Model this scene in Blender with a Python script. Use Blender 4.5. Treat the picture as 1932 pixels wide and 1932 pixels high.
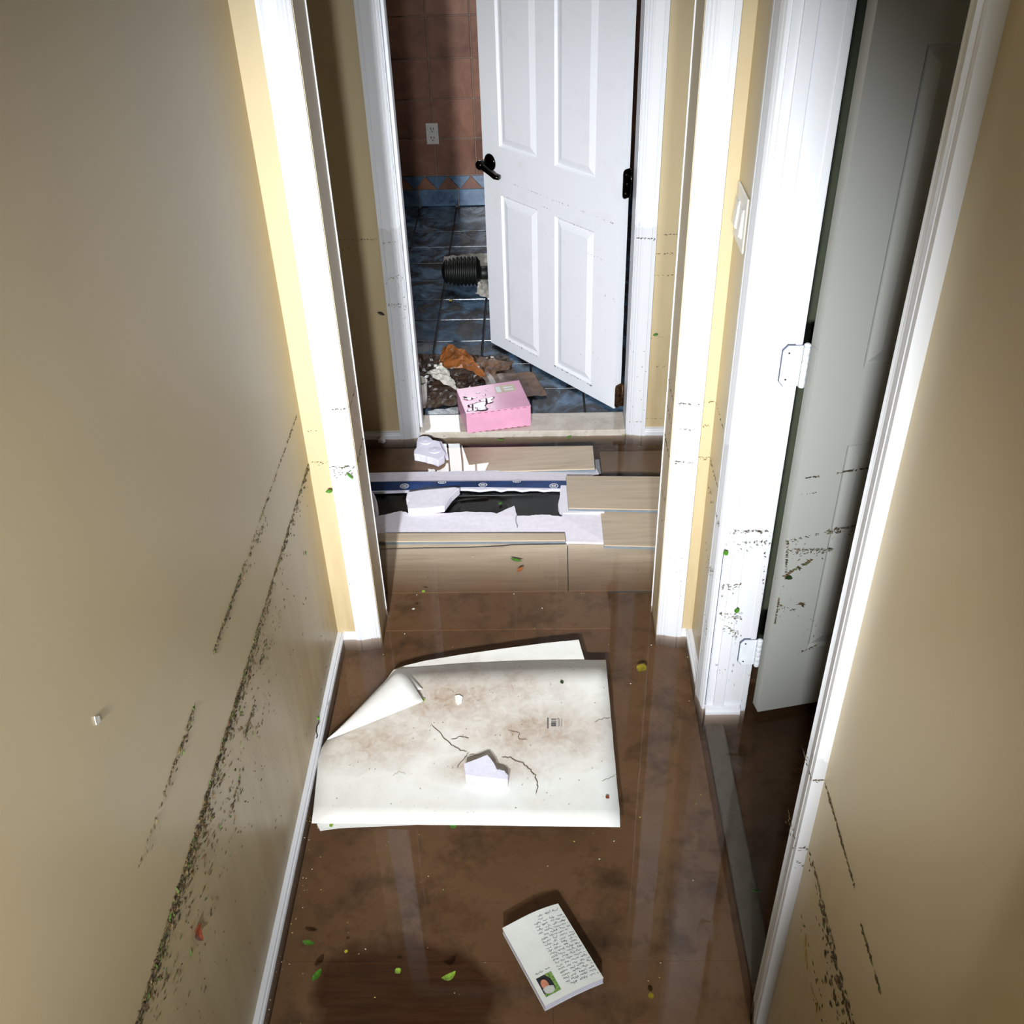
import bpy, bmesh, math, random
from mathutils import Matrix, Vector

sc = bpy.context.scene
for o in list(bpy.data.objects):
    bpy.data.objects.remove(o, do_unlink=True)
COL = sc.collection
U = 1.28            # one drawing unit is 1.28 m; the water surface is z = 0, the hallway runs along +Y

# ------------------------------------------------------------------ camera
cd = bpy.data.cameras.new('camera')
cd.sensor_fit = 'HORIZONTAL'; cd.sensor_width = 36.0; cd.lens = 36.0
cd.clip_start = 0.02
cam = bpy.data.objects.new('camera', cd); COL.objects.link(cam)
PITCH, YAW, ROLL = 0.637183, -0.0333246, -0.0332549
_f = Vector((math.sin(YAW) * math.cos(PITCH), math.cos(YAW) * math.cos(PITCH), -math.sin(PITCH)))
_r = Vector((math.cos(YAW), -math.sin(YAW), 0)); _u = _r.cross(_f)
_c, _s = math.cos(ROLL), math.sin(ROLL)
_x = _c * _r + _s * _u; _y = -_s * _r + _c * _u
cam.matrix_world = Matrix(((_x.x, _y.x, -_f.x, 0), (_x.y, _y.y, -_f.y, 0), (_x.z, _y.z, -_f.z, 1.75 * U), (0, 0, 0, 1)))
sc.camera = cam

# ------------------------------------------------------------------ world, flash, exposure
w = bpy.data.worlds.new('world'); sc.world = w; w.use_nodes = True
w.node_tree.nodes['Background'].inputs[0].default_value = (0.75, 0.85, 1.0, 1)
w.node_tree.nodes['Background'].inputs[1].default_value = 0.03

def spot_light(name, loc, target, power, radius, color, cone):
    l = bpy.data.lights.new(name, 'SPOT'); l.energy = power; l.color = color; l.shadow_soft_size = radius * U
    l.spot_size = math.radians(cone); l.spot_blend = 1.0
    o = bpy.data.objects.new(name, l); COL.objects.link(o)
    o.location = Vector(loc) * U
    o.rotation_euler = (Vector(target) - Vector(loc)).to_track_quat('-Z', 'Y').to_euler()
    return o
# the photographer's flash and a second hand-held lamp beside it, both behind the camera
spot_light('photo_flash', (0.0, -1.30, 1.80), (-0.03, 2.0, 0.15), 375, 0.06, (0.95, 0.98, 1.0), 58)
spot_light('hand_lamp', (-0.40, -1.25, 1.85), (-0.08, 2.8, 0.26), 1080, 0.06, (0.95, 0.98, 1.0), 39)
sc.view_settings.view_transform = 'Standard'; sc.view_settings.look = 'None'
sc.view_settings.gamma = 1.0; sc.view_settings.use_curve_mapping = False
sc.view_settings.exposure = 0.2
sc.cycles.use_denoising = True
sc.cycles.max_bounces = 7; sc.cycles.diffuse_bounces = 3; sc.cycles.glossy_bounces = 3
sc.cycles.use_light_tree = False; sc.cycles.adaptive_threshold = 0.03
sc.cycles.transparent_max_bounces = 16
sc.cycles.caustics_reflective = False; sc.cycles.caustics_refractive = False

# ------------------------------------------------------------------ helpers
R = random.Random(7)

def mesh(name, verts, faces, mat, parent=None, smooth=False, loc=None):
    me = bpy.data.meshes.new(name)
    me.from_pydata([(v[0] * U, v[1] * U, v[2] * U) for v in verts], [], faces)
    me.update()
    bm = bmesh.new(); bm.from_mesh(me)
    bmesh.ops.recalc_face_normals(bm, faces=bm.faces); bm.to_mesh(me); bm.free()
    for p in me.polygons: p.use_smooth = smooth
    if mat: me.materials.append(mat)
    o = bpy.data.objects.new(name, me); COL.objects.link(o)
    if loc is not None: o.location = Vector(loc) * U
    if parent is not None: o.parent = parent
    return o

def add_parts(*groups):
    V, F = [], []
    for v, f in groups:
        n = len(V); V += list(v); F += [tuple(i + n for i in q) for q in f]
    return V, F

def g_box(x0, x1, y0, y1, z0, z1):
    v = [(x0, y0, z0), (x1, y0, z0), (x1, y1, z0), (x0, y1, z0), (x0, y0, z1), (x1, y0, z1), (x1, y1, z1), (x0, y1, z1)]
    return v, [(0, 3, 2, 1), (4, 5, 6, 7), (0, 1, 5, 4), (1, 2, 6, 5), (2, 3, 7, 6), (3, 0, 4, 7)]

def box(name, x0, x1, y0, y1, z0, z1, mat, parent=None, bev=0):
    o = mesh(name, *g_box(x0, x1, y0, y1, z0, z1), mat, parent)
    if bev: bevel(o, bev)
    return o

def bevel(o, wd, seg=2):
    m = o.modifiers.new('bevel', 'BEVEL'); m.width = wd * U; m.segments = seg; m.limit_method = 'ANGLE'
    return o

def g_prism(pts, z0, z1):
    """pts: (x, y[, z]) outline; z is the top of that corner, else z1; sides go down by z1 - z0."""
    n = len(pts); th = z1 - z0
    top = [(p[0], p[1], p[2] if len(p) > 2 else z1) for p in pts]
    bot = [(p[0], p[1], p[2] - th) for p in top]
    return top + bot, [tuple(range(n)), tuple(range(2 * n - 1, n - 1, -1))] + [(i, i + n, (i + 1) % n + n, (i + 1) % n) for i in range(n)]

def prism(name, pts, z0, z1, mat, parent=None, bev=0):
    o = mesh(name, *g_prism(pts, z0, z1), mat, parent)
    if bev: bevel(o, bev)
    return o

def g_profile(prof, fn, a, b):
    """extrude profile (p, q) from a to b through fn(p, q, t)"""
    n = len(prof)
    v = [fn(p, q, a) for p, q in prof] + [fn(p, q, b) for p, q in prof]
    return v, [tuple(range(n)), tuple(range(2 * n - 1, n - 1, -1))] + [(i, (i + 1) % n, (i + 1) % n + n, i + n) for i in range(n)]

def g_lathe(prof, n=24, axis='Z', c=(0, 0, 0), close=True):
    V, F = [], []
    for r, h in prof:
        for k in range(n):
            a = 2 * math.pi * k / n
            p, q = r * math.cos(a), r * math.sin(a)
            V.append({'Z': (c[0] + p, c[1] + q, c[2] + h), 'X': (c[0] + h, c[1] + p, c[2] + q), 'Y': (c[0] + p, c[1] + h, c[2] + q)}[axis])
    for i in range(len(prof) - 1):
        for k in range(n):
            F.append((i * n + k, i * n + (k + 1) % n, (i + 1) * n + (k + 1) % n, (i + 1) * n + k))
    if close:
        F.append(tuple(range(n - 1, -1, -1))); F.append(tuple(range((len(prof) - 1) * n, len(prof) * n)))
    return V, F

def g_tube(path, r, n=8):
    V, F = [], []
    P = [Vector(p) for p in path]
    for i, p in enumerate(P):
        t = (P[min(i + 1, len(P) - 1)] - P[max(i - 1, 0)]).normalized()
        a = t.orthogonal().normalized(); b = t.cross(a)
        if i == 0: a0 = a
        else:
            a = (a0 - t * a0.dot(t)).normalized(); b = t.cross(a); a0 = a
        rr = r[i] if isinstance(r, (list, tuple)) else r
        for k in range(n):
            an = 2 * math.pi * k / n
            V.append(tuple(p + a * rr * math.cos(an) + b * rr * math.sin(an)))
    for i in range(len(P) - 1):
        for k in range(n):
            F.append((i * n + k, i * n + (k + 1) % n, (i + 1) * n + (k + 1) % n, (i + 1) * n + k))
    F.append(tuple(range(n - 1, -1, -1))); F.append(tuple(range((len(P) - 1) * n, len(P) * n)))
    return V, F

def empty(name, loc):
    o = bpy.data.objects.new(name, None); o.empty_display_size = 0.05; COL.objects.link(o)
    o.location = Vector(loc) * U
    bpy.context.view_layer.update()
    return o

def child(o, parent):
    """parent o, keeping it where it was built"""
    o.parent = parent; o.matrix_parent_inverse = Matrix.Translation(-parent.location)
    return o

def tag(o, label=None, cat=None, group=None, kind=None):
    if label: o['label'] = label
    if cat: o['category'] = cat
    if group: o['group'] = group
    if kind: o['kind'] = kind
    return o

def struct(o, label=None):
    o['kind'] = 'structure'
    if label: o['label'] = label
    return o

# ------------------------------------------------------------------ materials
def S(r, g, b):
    def l(c):
        c /= 255.0
        return c / 12.92 if c <= 0.04045 else ((c + 0.055) / 1.055) ** 2.4
    return (l(r), l(g), l(b), 1.0)

class NT:
    def __init__(self, name):
        self.m = bpy.data.materials.new(name); self.m.use_nodes = True
        self.t = self.m.node_tree; self.b = self.t.nodes['Principled BSDF']
        self.geo = None
    def n(self, ty, **kw):
        x = self.t.nodes.new(ty)
        for k, v in kw.items(): setattr(x, k, v)
        return x
    def l(self, a, b): self.t.links.new(a, b)
    def pos(self):
        if not self.geo: self.geo = self.n('ShaderNodeNewGeometry')
        return self.geo.outputs['Position']
    def obj(self):
        return self.n('ShaderNodeTexCoord').outputs['Object']
    def vec(self, src, scale=(1, 1, 1), loc=(0, 0, 0), rot=(0, 0, 0)):
        m = self.n('ShaderNodeMapping'); m.inputs['Scale'].default_value = scale
        m.inputs['Location'].default_value = loc; m.inputs['Rotation'].default_value = rot
        self.l(src, m.inputs[0]); return m.outputs[0]
    def noise(self, src, scale, detail=4, rough=0.55, dist=0.0):
        x = self.n('ShaderNodeTexNoise'); x.inputs['Scale'].default_value = scale
        x.inputs['Detail'].default_value = detail; x.inputs['Roughness'].default_value = rough
        x.inputs['Distortion'].default_value = dist
        if src is not None: self.l(src, x.inputs['Vector'])
        return x.outputs['Fac']
    def ramp(self, src, stops):
        x = self.n('ShaderNodeValToRGB'); e = x.color_ramp.elements
        while len(e) < len(stops): e.new(0.5)
        for el, (p, c) in zip(e, stops):
            el.position = p; el.color = c if len(c) == 4 else tuple(c) + (1,)
        self.l(src, x.inputs[0]); return x.outputs[0]
    def math(self, op, a, b=None, clamp=False):
        x = self.n('ShaderNodeMath', operation=op); x.use_clamp = clamp
        for i, q in enumerate((a, b)):
            if q is None: continue
            if isinstance(q, (int, float)): x.inputs[i].default_value = q
            else: self.l(q, x.inputs[i])
        return x.outputs[0]
    def mix(self, fac, a, b):
        x = self.n('ShaderNodeMix', data_type='RGBA')
        for i, q in ((0, fac), (6, a), (7, b)):
            if isinstance(q, (int, float)): x.inputs[i].default_value = q
            elif isinstance(q, tuple): x.inputs[i].default_value = q
            else: self.l(q, x.inputs[i])
        return x.outputs[2]
    def sep(self, src):
        x = self.n('ShaderNodeSeparateXYZ'); self.l(src, x.inputs[0]); return x.outputs
    def bump(self, h, strength=0.2, dist=0.01):
        x = self.n('ShaderNodeBump'); x.inputs['Strength'].default_value = strength; x.inputs['Distance'].default_value = dist
        self.l(h, x.inputs['Height']); self.l(x.outputs[0], self.b.inputs['Normal'])
    def col(self, c):
        if isinstance(c, tuple): self.b.inputs['Base Color'].default_value = c
        else: self.l(c, self.b.inputs['Base Color'])
    def rough(self, r):
        if isinstance(r, (int, float)): self.b.inputs['Roughness'].default_value = r
        else: self.l(r, self.b.inputs['Roughness'])
    def blob(self, x, y, z, sx, sy, sz, soft=1.0, wob=None):
        """1 at the centre of an ellipsoid (drawing units), fading to 0 at its rim"""
        p = self.pos()
        v = self.vec(p, scale=(1 / (sx * U), 1 / (sy * U), 1 / (sz * U)), loc=(-x / sx, -y / sy, -z / sz))
        ln = self.n('ShaderNodeVectorMath', operation='LENGTH'); self.l(v, ln.inputs[0])
        d = ln.outputs['Value']
        if wob is not None: d = self.math('ADD', d, wob)
        mr = self.n('ShaderNodeMapRange'); mr.inputs[1].default_value = 1.0; mr.inputs[2].default_value = 1.0 - soft
        mr.inputs[3].default_value = 0; mr.inputs[4].default_value = 1
        self.l(d, mr.inputs[0]); return mr.outputs[0]

def plain(name, c, rough=0.5, metal=0.0, var=0.06, scale=40, spec=0.5, bump=0):
    k = NT(name)
    f = k.noise(k.pos(), scale, 3)
    d = tuple(max(0, x * (1 - 2.2 * var)) for x in c[:3]) + (1,)
    e = tuple(min(1, x * (1 + 1.2 * var)) for x in c[:3]) + (1,)
    k.col(k.ramp(f, [(0.3, d), (0.7, e)])); k.rough(rough)
    k.b.inputs['Metallic'].default_value = metal
    k.b.inputs['Specular IOR Level'].default_value = spec
    if bump: k.bump(f, bump, 0.004)
    return k.m
def wall_mat(name, base, stain, gloss):
    k = NT(name); p = k.pos()
    z = k.sep(p)[2]
    n1 = k.noise(p, 2.2, 4); n2 = k.noise(k.vec(p, scale=(6, 6, 0.9)), 3.0, 5, 0.6); n3 = k.noise(p, 260, 2)
    c = k.mix(k.ramp(n1, [(0.35, (0, 0, 0)), (0.75, (1, 1, 1))]), base, tuple(x * 0.93 for x in base[:3]) + (1,))
    # silt film left by the flood, ending at its high-water line
    zz = k.math('ADD', z, k.math('MULTIPLY', k.math('SUBTRACT', n2, 0.5), 0.10))
    mr = k.n('ShaderNodeMapRange'); mr.inputs[1].default_value = 0.70 * U; mr.inputs[2].default_value = 0.05 * U; k.l(zz, mr.inputs[0])
    silt = k.math('MULTIPLY', mr.outputs[0], k.ramp(n2, [(0.35, (0.15, 0.15, 0.15)), (0.72, (0.75, 0.75, 0.75))]))
    c = k.mix(silt, c, stain)
    drip = k.ramp(k.noise(k.vec(p, scale=(14, 14, 1.2)), 5, 3), [(0.66, (0, 0, 0)), (0.78, (0.35, 0.35, 0.35))])
    c = k.mix(k.math('MULTIPLY', drip, mr.outputs[0]), c, stain)
    k.col(c); k.rough(gloss); k.bump(n3, 0.05, 0.001)
    k.b.inputs['Specular IOR Level'].default_value = 0.5
    return k.m
M = {}
M['wall'] = wall_mat('yellow_wall_paint', S(204, 187, 150), S(164, 138, 97), 0.38)
M['reveal'] = wall_mat('reveal_paint', S(216, 200, 166), S(158, 130, 92), 0.45)
M['ceiling'] = plain('ceiling_paint', S(235, 233, 226), 0.9)
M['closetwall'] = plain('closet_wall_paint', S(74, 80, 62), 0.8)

def trim_mat():
    k = NT('white_trim_paint'); p = k.pos(); z = k.sep(p)[2]
    n = k.noise(p, 22, 4, 0.6); n2 = k.noise(k.vec(p, scale=(40, 40, 3)), 4, 4)
    zz = k.math('ADD', z, k.math('MULTIPLY', n, 0.10))
    wet = k.ramp(zz, [(0.0, (1, 1, 1)), (0.93, (1, 1, 1)), (0.934, (0, 0, 0))])   # swollen, dull paint below the soak line
    c = k.mix(wet, S(232, 235, 241), S(216, 218, 223))
    c = k.mix(k.ramp(n2, [(0.68, (0, 0, 0)), (0.85, (0.12, 0.12, 0.12))]), c, S(196, 190, 180))
    under = k.ramp(k.math('ADD', z, k.math('MULTIPLY', n, 0.010)), [(0.0, (1, 1, 1)), (0.004, (1, 1, 1)), (0.0045, (0, 0, 0))])   # silt coats what the water covers
    c = k.mix(k.math('MULTIPLY', under, 0.8), c, S(140, 116, 94))
    k.col(c); k.rough(0.38); return k.m
M['trim'] = trim_mat()

def door_mat(name, base):
    k = NT(name); p = k.pos()
    n = k.noise(k.vec(p, scale=(30, 30, 1.5)), 14, 4); n2 = k.noise(p, 9, 5, 0.65)
    c = k.mix(k.ramp(n2, [(0.55, (0, 0, 0)), (0.85, (0.25, 0.25, 0.25))]), base, S(200, 196, 188))
    k.col(c); k.rough(0.45); k.bump(n, 0.06, 0.002); return k.m
M['door'] = door_mat('white_door_paint', S(240, 243, 250))
M['closetdoor'] = door_mat('shade_greyed_door_paint', S(188, 189, 184))  # white door paint greyed to put the closet door's shade into its colour

def wood(name, dark, light, along='X', rough=0.45, scale=1.0):
    k = NT(name); p = k.pos()
    st = {'X': (2.2, 34, 34), 'Y': (34, 2.2, 34)}[along]
    n = k.noise(k.vec(p, scale=tuple(s * scale for s in st)), 1.6, 8, 0.62, 0.6)
    n2 = k.noise(p, 5, 3); n3 = k.noise(k.vec(p, scale=tuple(s * 3 for s in st)), 2.0, 3)
    c = k.ramp(n, [(0.28, dark), (0.5, tuple((a + b) / 2 for a, b in zip(dark, light))), (0.72, light)])
    c = k.mix(k.ramp(n2, [(0.4, (0, 0, 0)), (0.8, (0.35, 0.35, 0.35))]), c, dark)
    k.col(c); k.rough(rough); k.bump(n3, 0.12, 0.002); return k.m
M['plank'] = wood('greige_vinyl_plank', S(182, 164, 143), S(212, 194, 170))
def silted(name, axis, a, b):
    """board with river mud settled on one end: none at a, full at b (drawing units along an axis)"""
    k = NT(name); p = k.pos()
    n = k.noise(k.vec(p, scale=(2.2, 34, 34)), 1.6, 8, 0.62, 0.6); m = k.noise(p, 10, 5, 0.65, 0.3)
    c = k.ramp(n, [(0.28, S(182, 164, 143)), (0.72, S(212, 194, 170))])
    q = k.math('ADD', k.sep(p)[axis], k.math('MULTIPLY', k.math('SUBTRACT', m, 0.5), 0.22 * (b - a) * U))
    mr = k.n('ShaderNodeMapRange'); mr.inputs[1].default_value = a * U; mr.inputs[2].default_value = b * U; k.l(q, mr.inputs[0])
    c = k.mix(k.math('MULTIPLY', mr.outputs[0], 0.88), c, k.ramp(m, [(0.3, S(150, 116, 86)), (0.7, S(186, 148, 112))]))
    k.col(c); k.rough(0.55); return k.m
M['plank_silt_front'] = silted('plank_silted_front', 1, 2.16, 2.02)
M['plank_silt_left'] = silted('plank_silted_left', 0, -0.16, -0.34)
M['plank_silt_all'] = silted('plank_silted_all', 1, 3.6, 2.2)
M['plankedge'] = plain('plank_core', S(120, 132, 142), 0.6)

def mud_floor():
    k = NT('muddy_floor_planks'); p = k.pos()
    n = k.noise(p, 3.2, 6, 0.62, 0.4); n2 = k.noise(p, 7.5, 6, 0.66, 0.15); n3 = k.noise(p, 60, 4)
    c = k.ramp(n, [(0.25, S(172, 138, 108)), (0.5, S(200, 162, 126)), (0.75, S(216, 180, 144))])
    c = k.mix(k.ramp(n2, [(0.50, (0, 0, 0)), (0.74, (0.85, 0.85, 0.85))]), c, S(100, 82, 68))
    c = k.mix(k.ramp(n3, [(0.6, (0, 0, 0)), (0.8, (0.25, 0.25, 0.25))]), c, S(80, 66, 52))
    # patch where the silt was scuffed away and the boards show
    wob = k.math('MULTIPLY', k.math('SUBTRACT', k.noise(p, 7, 4), 0.5), 0.9)
    patch = k.blob(-0.25, 0.955, -0.06, 0.19, 0.12, 1, 0.22, wob)
    patch2 = k.blob(-0.215, 0.87, -0.06, 0.15, 0.10, 1, 0.22, wob)
    patch = k.math('MAXIMUM', patch, patch2)
    g = k.noise(k.vec(p, scale=(5, 60, 1), rot=(0, 0, 0.0)), 1.2, 6, 0.6, 0.5)
    wd = k.ramp(g, [(0.3, S(88, 56, 38)), (0.7, S(140, 92, 62))])
    c = k.mix(k.math('MULTIPLY', patch, 0.85), c, wd)
    k.col(c); k.rough(0.8); return k.m
M['mud'] = mud_floor()

def water_mat():
    k = NT('murky_flood_water'); t = k.t
    t.nodes.remove(k.b)
    out = [x for x in t.nodes if x.type == 'OUTPUT_MATERIAL'][0]
    # Schlick reflectance of a water surface, the same from above and below
    lw = k.n('ShaderNodeLayerWeight'); lw.inputs['Blend'].default_value = 0.5
    fr = k.math('ADD', k.math('MULTIPLY', k.math('POWER', lw.outputs['Facing'], 5.0), 0.98), 0.02)
    tr = k.n('ShaderNodeBsdfTransparent'); gl = k.n('ShaderNodeBsdfGlossy'); gl.inputs['Roughness'].default_value = 0.015
    gl.inputs['Color'].default_value = (1, 1, 1, 1)
    bp = k.n('ShaderNodeBump'); bp.inputs['Strength'].default_value = 0.02; bp.inputs['Distance'].default_value = 0.01
    k.l(k.noise(k.pos(), 5, 2), bp.inputs['Height']); k.l(bp.outputs[0], gl.inputs['Normal'])
    mx = k.n('ShaderNodeMixShader'); k.l(fr, mx.inputs[0]); k.l(tr.outputs[0], mx.inputs[1]); k.l(gl.outputs[0], mx.inputs[2])
    k.l(mx.outputs[0], out.inputs['Surface'])
    va = k.n('ShaderNodeVolumeAbsorption'); va.inputs['Color'].default_value = (0.34, 0.27, 0.20, 1); va.inputs['Density'].default_value = 16.0
    k.l(va.outputs[0], out.inputs['Volume'])
    return k.m
M['water'] = water_mat()

M['foam'] = plain('lavender_foam', S(244, 240, 253), 0.75, var=0.03, scale=60, bump=0.15)
M['foamwhite'] = plain('white_foam', S(228, 226, 243), 0.7, var=0.03, scale=70, bump=0.2)
M['blueband'] = plain('navy_printed_film', S(27, 58, 112), 0.22, var=0.2, scale=14)
M['logo'] = plain('white_print', S(226, 232, 238), 0.5)
M['blackplastic'] = plain('black_plastic', S(9, 9, 8), 0.5, var=0.3)
M['darkink'] = plain('dark_ink', S(92, 90, 96), 0.8)
M['greyink'] = plain('grey_ink', S(120, 118, 124), 0.8)

def paper_mat():
    k = NT('soaked_white_paper'); p = k.pos()
    n = k.noise(p, 9, 6, 0.65, 0.7); n2 = k.noise(p, 30, 5, 0.7, 0.5); n3 = k.noise(p, 120, 4)
    base = k.mix(k.ramp(n, [(0.45, (0, 0, 0)), (0.8, (0.5, 0.5, 0.5))]), S(240, 241, 237), S(222, 219, 210))
    wob = k.math('MULTIPLY', k.math('SUBTRACT', n, 0.5), 1.3)
    m = None
    for a in ((-0.20, 1.64, 0.006, 0.32, 0.17, 1), (-0.37, 1.52, 0.006, 0.22, 0.11, 1), (-0.03, 1.54, 0.006, 0.26, 0.14, 1), (-0.12, 1.44, 0.006, 0.16, 0.06, 1)):
        b = k.blob(*a, 0.9, wob); m = b if m is None else k.math('MAXIMUM', m, b)
    silt = k.math('MULTIPLY', m, k.ramp(n2, [(0.3, (0.45, 0.45, 0.45)), (0.7, (1, 1, 1))]))
    c = k.mix(k.math('MULTIPLY', silt, 0.95), base, S(166, 138, 112))
    c = k.mix(k.ramp(n3, [(0.70, (0, 0, 0)), (0.78, (0.25, 0.25, 0.25))]), c, S(140, 124, 106))
    k.col(c); k.rough(0.55); k.bump(n2, 0.12, 0.004); return k.m
M['paper'] = paper_mat()
M['cleanpaper'] = plain('white_paper', S(238, 238, 235), 0.55, var=0.03, scale=20)
M['pink'] = plain('pink_cardboard', S(226, 164, 194), 0.28, var=0.05, scale=12)
M['pinkedge'] = plain('dark_pink_slot', S(150, 70, 90), 0.6)
M['sticker'] = plain('beige_label', S(206, 190, 166), 0.5)

def tile(name, cols, rough, scale, mudc=None, mudamt=0.0):
    k = NT(name); p = k.pos(); oi = k.n('ShaderNodeObjectInfo')
    n = k.noise(p, scale, 5, 0.6, 0.6)
    c = k.ramp(n, [(0.3, cols[0]), (0.7, cols[1])])
    hv = k.n('ShaderNodeHueSaturation'); k.l(c, hv.inputs['Color'])
    k.l(k.math('ADD', k.math('MULTIPLY', oi.outputs['Random'], 0.3), 0.85), hv.inputs['Value'])
    c = hv.outputs[0]
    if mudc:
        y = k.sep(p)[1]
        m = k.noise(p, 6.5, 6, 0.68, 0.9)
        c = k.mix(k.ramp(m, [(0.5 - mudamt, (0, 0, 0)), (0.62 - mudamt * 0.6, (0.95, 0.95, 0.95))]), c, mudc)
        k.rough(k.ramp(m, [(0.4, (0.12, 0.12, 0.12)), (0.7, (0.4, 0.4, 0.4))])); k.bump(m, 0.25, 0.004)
    else:
        k.rough(rough); k.bump(n, 0.15, 0.004)
    k.col(c); return k.m
M['terracotta'] = tile('terracotta_wall_tile', (S(120, 82, 68), S(158, 114, 94)), 0.35, 9)
M['bluetile'] = tile('blue_glazed_tile', (S(58, 86, 122), S(120, 152, 186)), 0.2, 14)
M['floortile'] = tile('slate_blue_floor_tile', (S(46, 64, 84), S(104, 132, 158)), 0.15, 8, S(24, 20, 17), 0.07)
M['grout'] = plain('grout', S(168, 150, 138), 0.9)
M['darkgrout'] = plain('dark_grout', S(46, 42, 40), 0.7)
M['bathwall'] = plain('bathroom_wall', S(120, 104, 96), 0.8)
def marble_mat():
    k = NT('wet_marble'); p = k.pos(); n = k.noise(p, 18, 4); m = k.noise(p, 45, 5, 0.7)
    c = k.ramp(n, [(0.3, S(182, 172, 158)), (0.7, S(208, 200, 190))])
    c = k.mix(k.ramp(m, [(0.6, (0, 0, 0)), (0.72, (0.6, 0.6, 0.6))]), c, S(120, 100, 80))
    under = k.ramp(k.math('ADD', k.sep(p)[2], k.math('MULTIPLY', n, 0.008)), [(0.0, (1, 1, 1)), (0.004, (1, 1, 1)), (0.0045, (0, 0, 0))])
    c = k.mix(k.math('MULTIPLY', under, 0.85), c, S(120, 100, 80))
    k.col(c); k.rough(0.10); return k.m
M['marble'] = marble_mat()
M['bronze'] = plain('dark_bronze', S(40, 38, 34), 0.16, 1.0, var=0.1)
M['rust'] = plain('rusted_steel', S(84, 58, 38), 0.5, 0.6, var=0.5, scale=60)
M['steelscrew'] = plain('screw_steel', S(190, 184, 170), 0.3, 1.0)
M['plate'] = plain('ivory_switch_plastic', S(226, 225, 220), 0.35, var=0.02)
M['slot'] = plain('outlet_slot', S(30, 28, 28), 0.7)
M['hinge'] = plain('painted_hinge', S(228, 233, 240), 0.4, var=0.03)
M['gap'] = plain('dark_paint_seam', S(92, 98, 116), 0.8)
M['kraft'] = plain('wet_kraft_leather', S(146, 88, 44), 0.3, var=0.28, scale=14, bump=0.3)
M['brownwet'] = plain('wet_brown_cardboard', S(112, 84, 66), 0.32, var=0.25, scale=16, bump=0.3)
M['wovenwet'] = wood('wet_woven_mat', S(34, 27, 23), S(98, 78, 64), 'X', 0.22, 1.2)
M['oldpaper'] = plain('dirty_white_paper', S(206, 203, 194), 0.5, var=0.12, scale=14)
M['cup'] = plain('white_plastic', S(220, 218, 212), 0.35)
M['greyu'] = plain('grey_underlay', S(132, 132, 136), 0.6)
M['threshold'] = plain('grey_transition_strip', S(158, 154, 144), 0.5)

def leaf_mat(name, c): return plain(name, c, 0.45, var=0.18, scale=120)
M['green'] = leaf_mat('leaf_green', S(74, 128, 34)); M['lime'] = leaf_mat('leaf_lime', S(142, 178, 60))
M['yellow'] = leaf_mat('leaf_yellow', S(188, 176, 44)); M['orange'] = leaf_mat('leaf_orange', S(168, 92, 40))
M['red'] = leaf_mat('leaf_red', S(138, 64, 34)); M['dark'] = leaf_mat('leaf_dark', S(42, 38, 30)); M['darkgreen'] = leaf_mat('leaf_darkgreen', S(40, 62, 34))
M['brown'] = leaf_mat('leaf_brown', S(96, 70, 46)); M['straw'] = leaf_mat('straw', S(186, 160, 104)); M['whitebit'] = leaf_mat('white_bit', S(222, 220, 210))

def debris_mat():
    k = NT('plant_debris'); v = k.n('ShaderNodeVertexColor'); v.layer_name = 'tint'
    k.col(v.outputs[0]); k.rough(0.6); return k.m
M['debris'] = debris_mat()
M['skin'] = plain('print_skin', S(214, 140, 112), 0.6, var=0.12, scale=200); M['printdark'] = plain('print_dark', S(34, 38, 44), 0.6, var=0.3, scale=200)
M['printgrey'] = plain('print_grey', S(206, 208, 206), 0.6, var=0.06, scale=200); M['printgreen'] = plain('print_green', S(128, 168, 84), 0.6, var=0.3, scale=200)
M['bookcover'] = plain('pale_book_cover', S(236, 240, 236), 0.4, var=0.02, scale=30); M['pages'] = plain('page_edges', S(222, 220, 238), 0.7, var=0.03)

def glow_mat():
    k = NT('daylit_window_pane'); k.b.inputs['Base Color'].default_value = (0.8, 0.85, 0.9, 1)
    k.b.inputs['Emission Color'].default_value = (0.92, 0.97, 1.0, 1); k.b.inputs['Emission Strength'].default_value = 18.0; return k.m
M['daylight'] = glow_mat()

def puddle_mat():
    k = NT('clear_puddle'); t = k.t; t.nodes.remove(k.b)
    out = [x for x in t.nodes if x.type == 'OUTPUT_MATERIAL'][0]
    fr = k.n('ShaderNodeFresnel'); fr.inputs['IOR'].default_value = 1.33
    tr = k.n('ShaderNodeBsdfTransparent'); tr.inputs['Color'].default_value = (0.94, 0.9, 0.94, 1)
    gl = k.n('ShaderNodeBsdfGlossy'); gl.inputs['Roughness'].default_value = 0.02
    mx = k.n('ShaderNodeMixShader'); k.l(fr.outputs[0], mx.inputs[0]); k.l(tr.outputs[0], mx.inputs[1]); k.l(gl.outputs[0], mx.inputs[2])
    k.l(mx.outputs[0], out.inputs['Surface']); return k.m
M['puddle'] = puddle_mat()
WX0, WX1, WZ0, WZ1 = -0.64, -0.23, 1.17, 1.52
FDX, FDY = 0.2466, 2.8796
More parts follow.
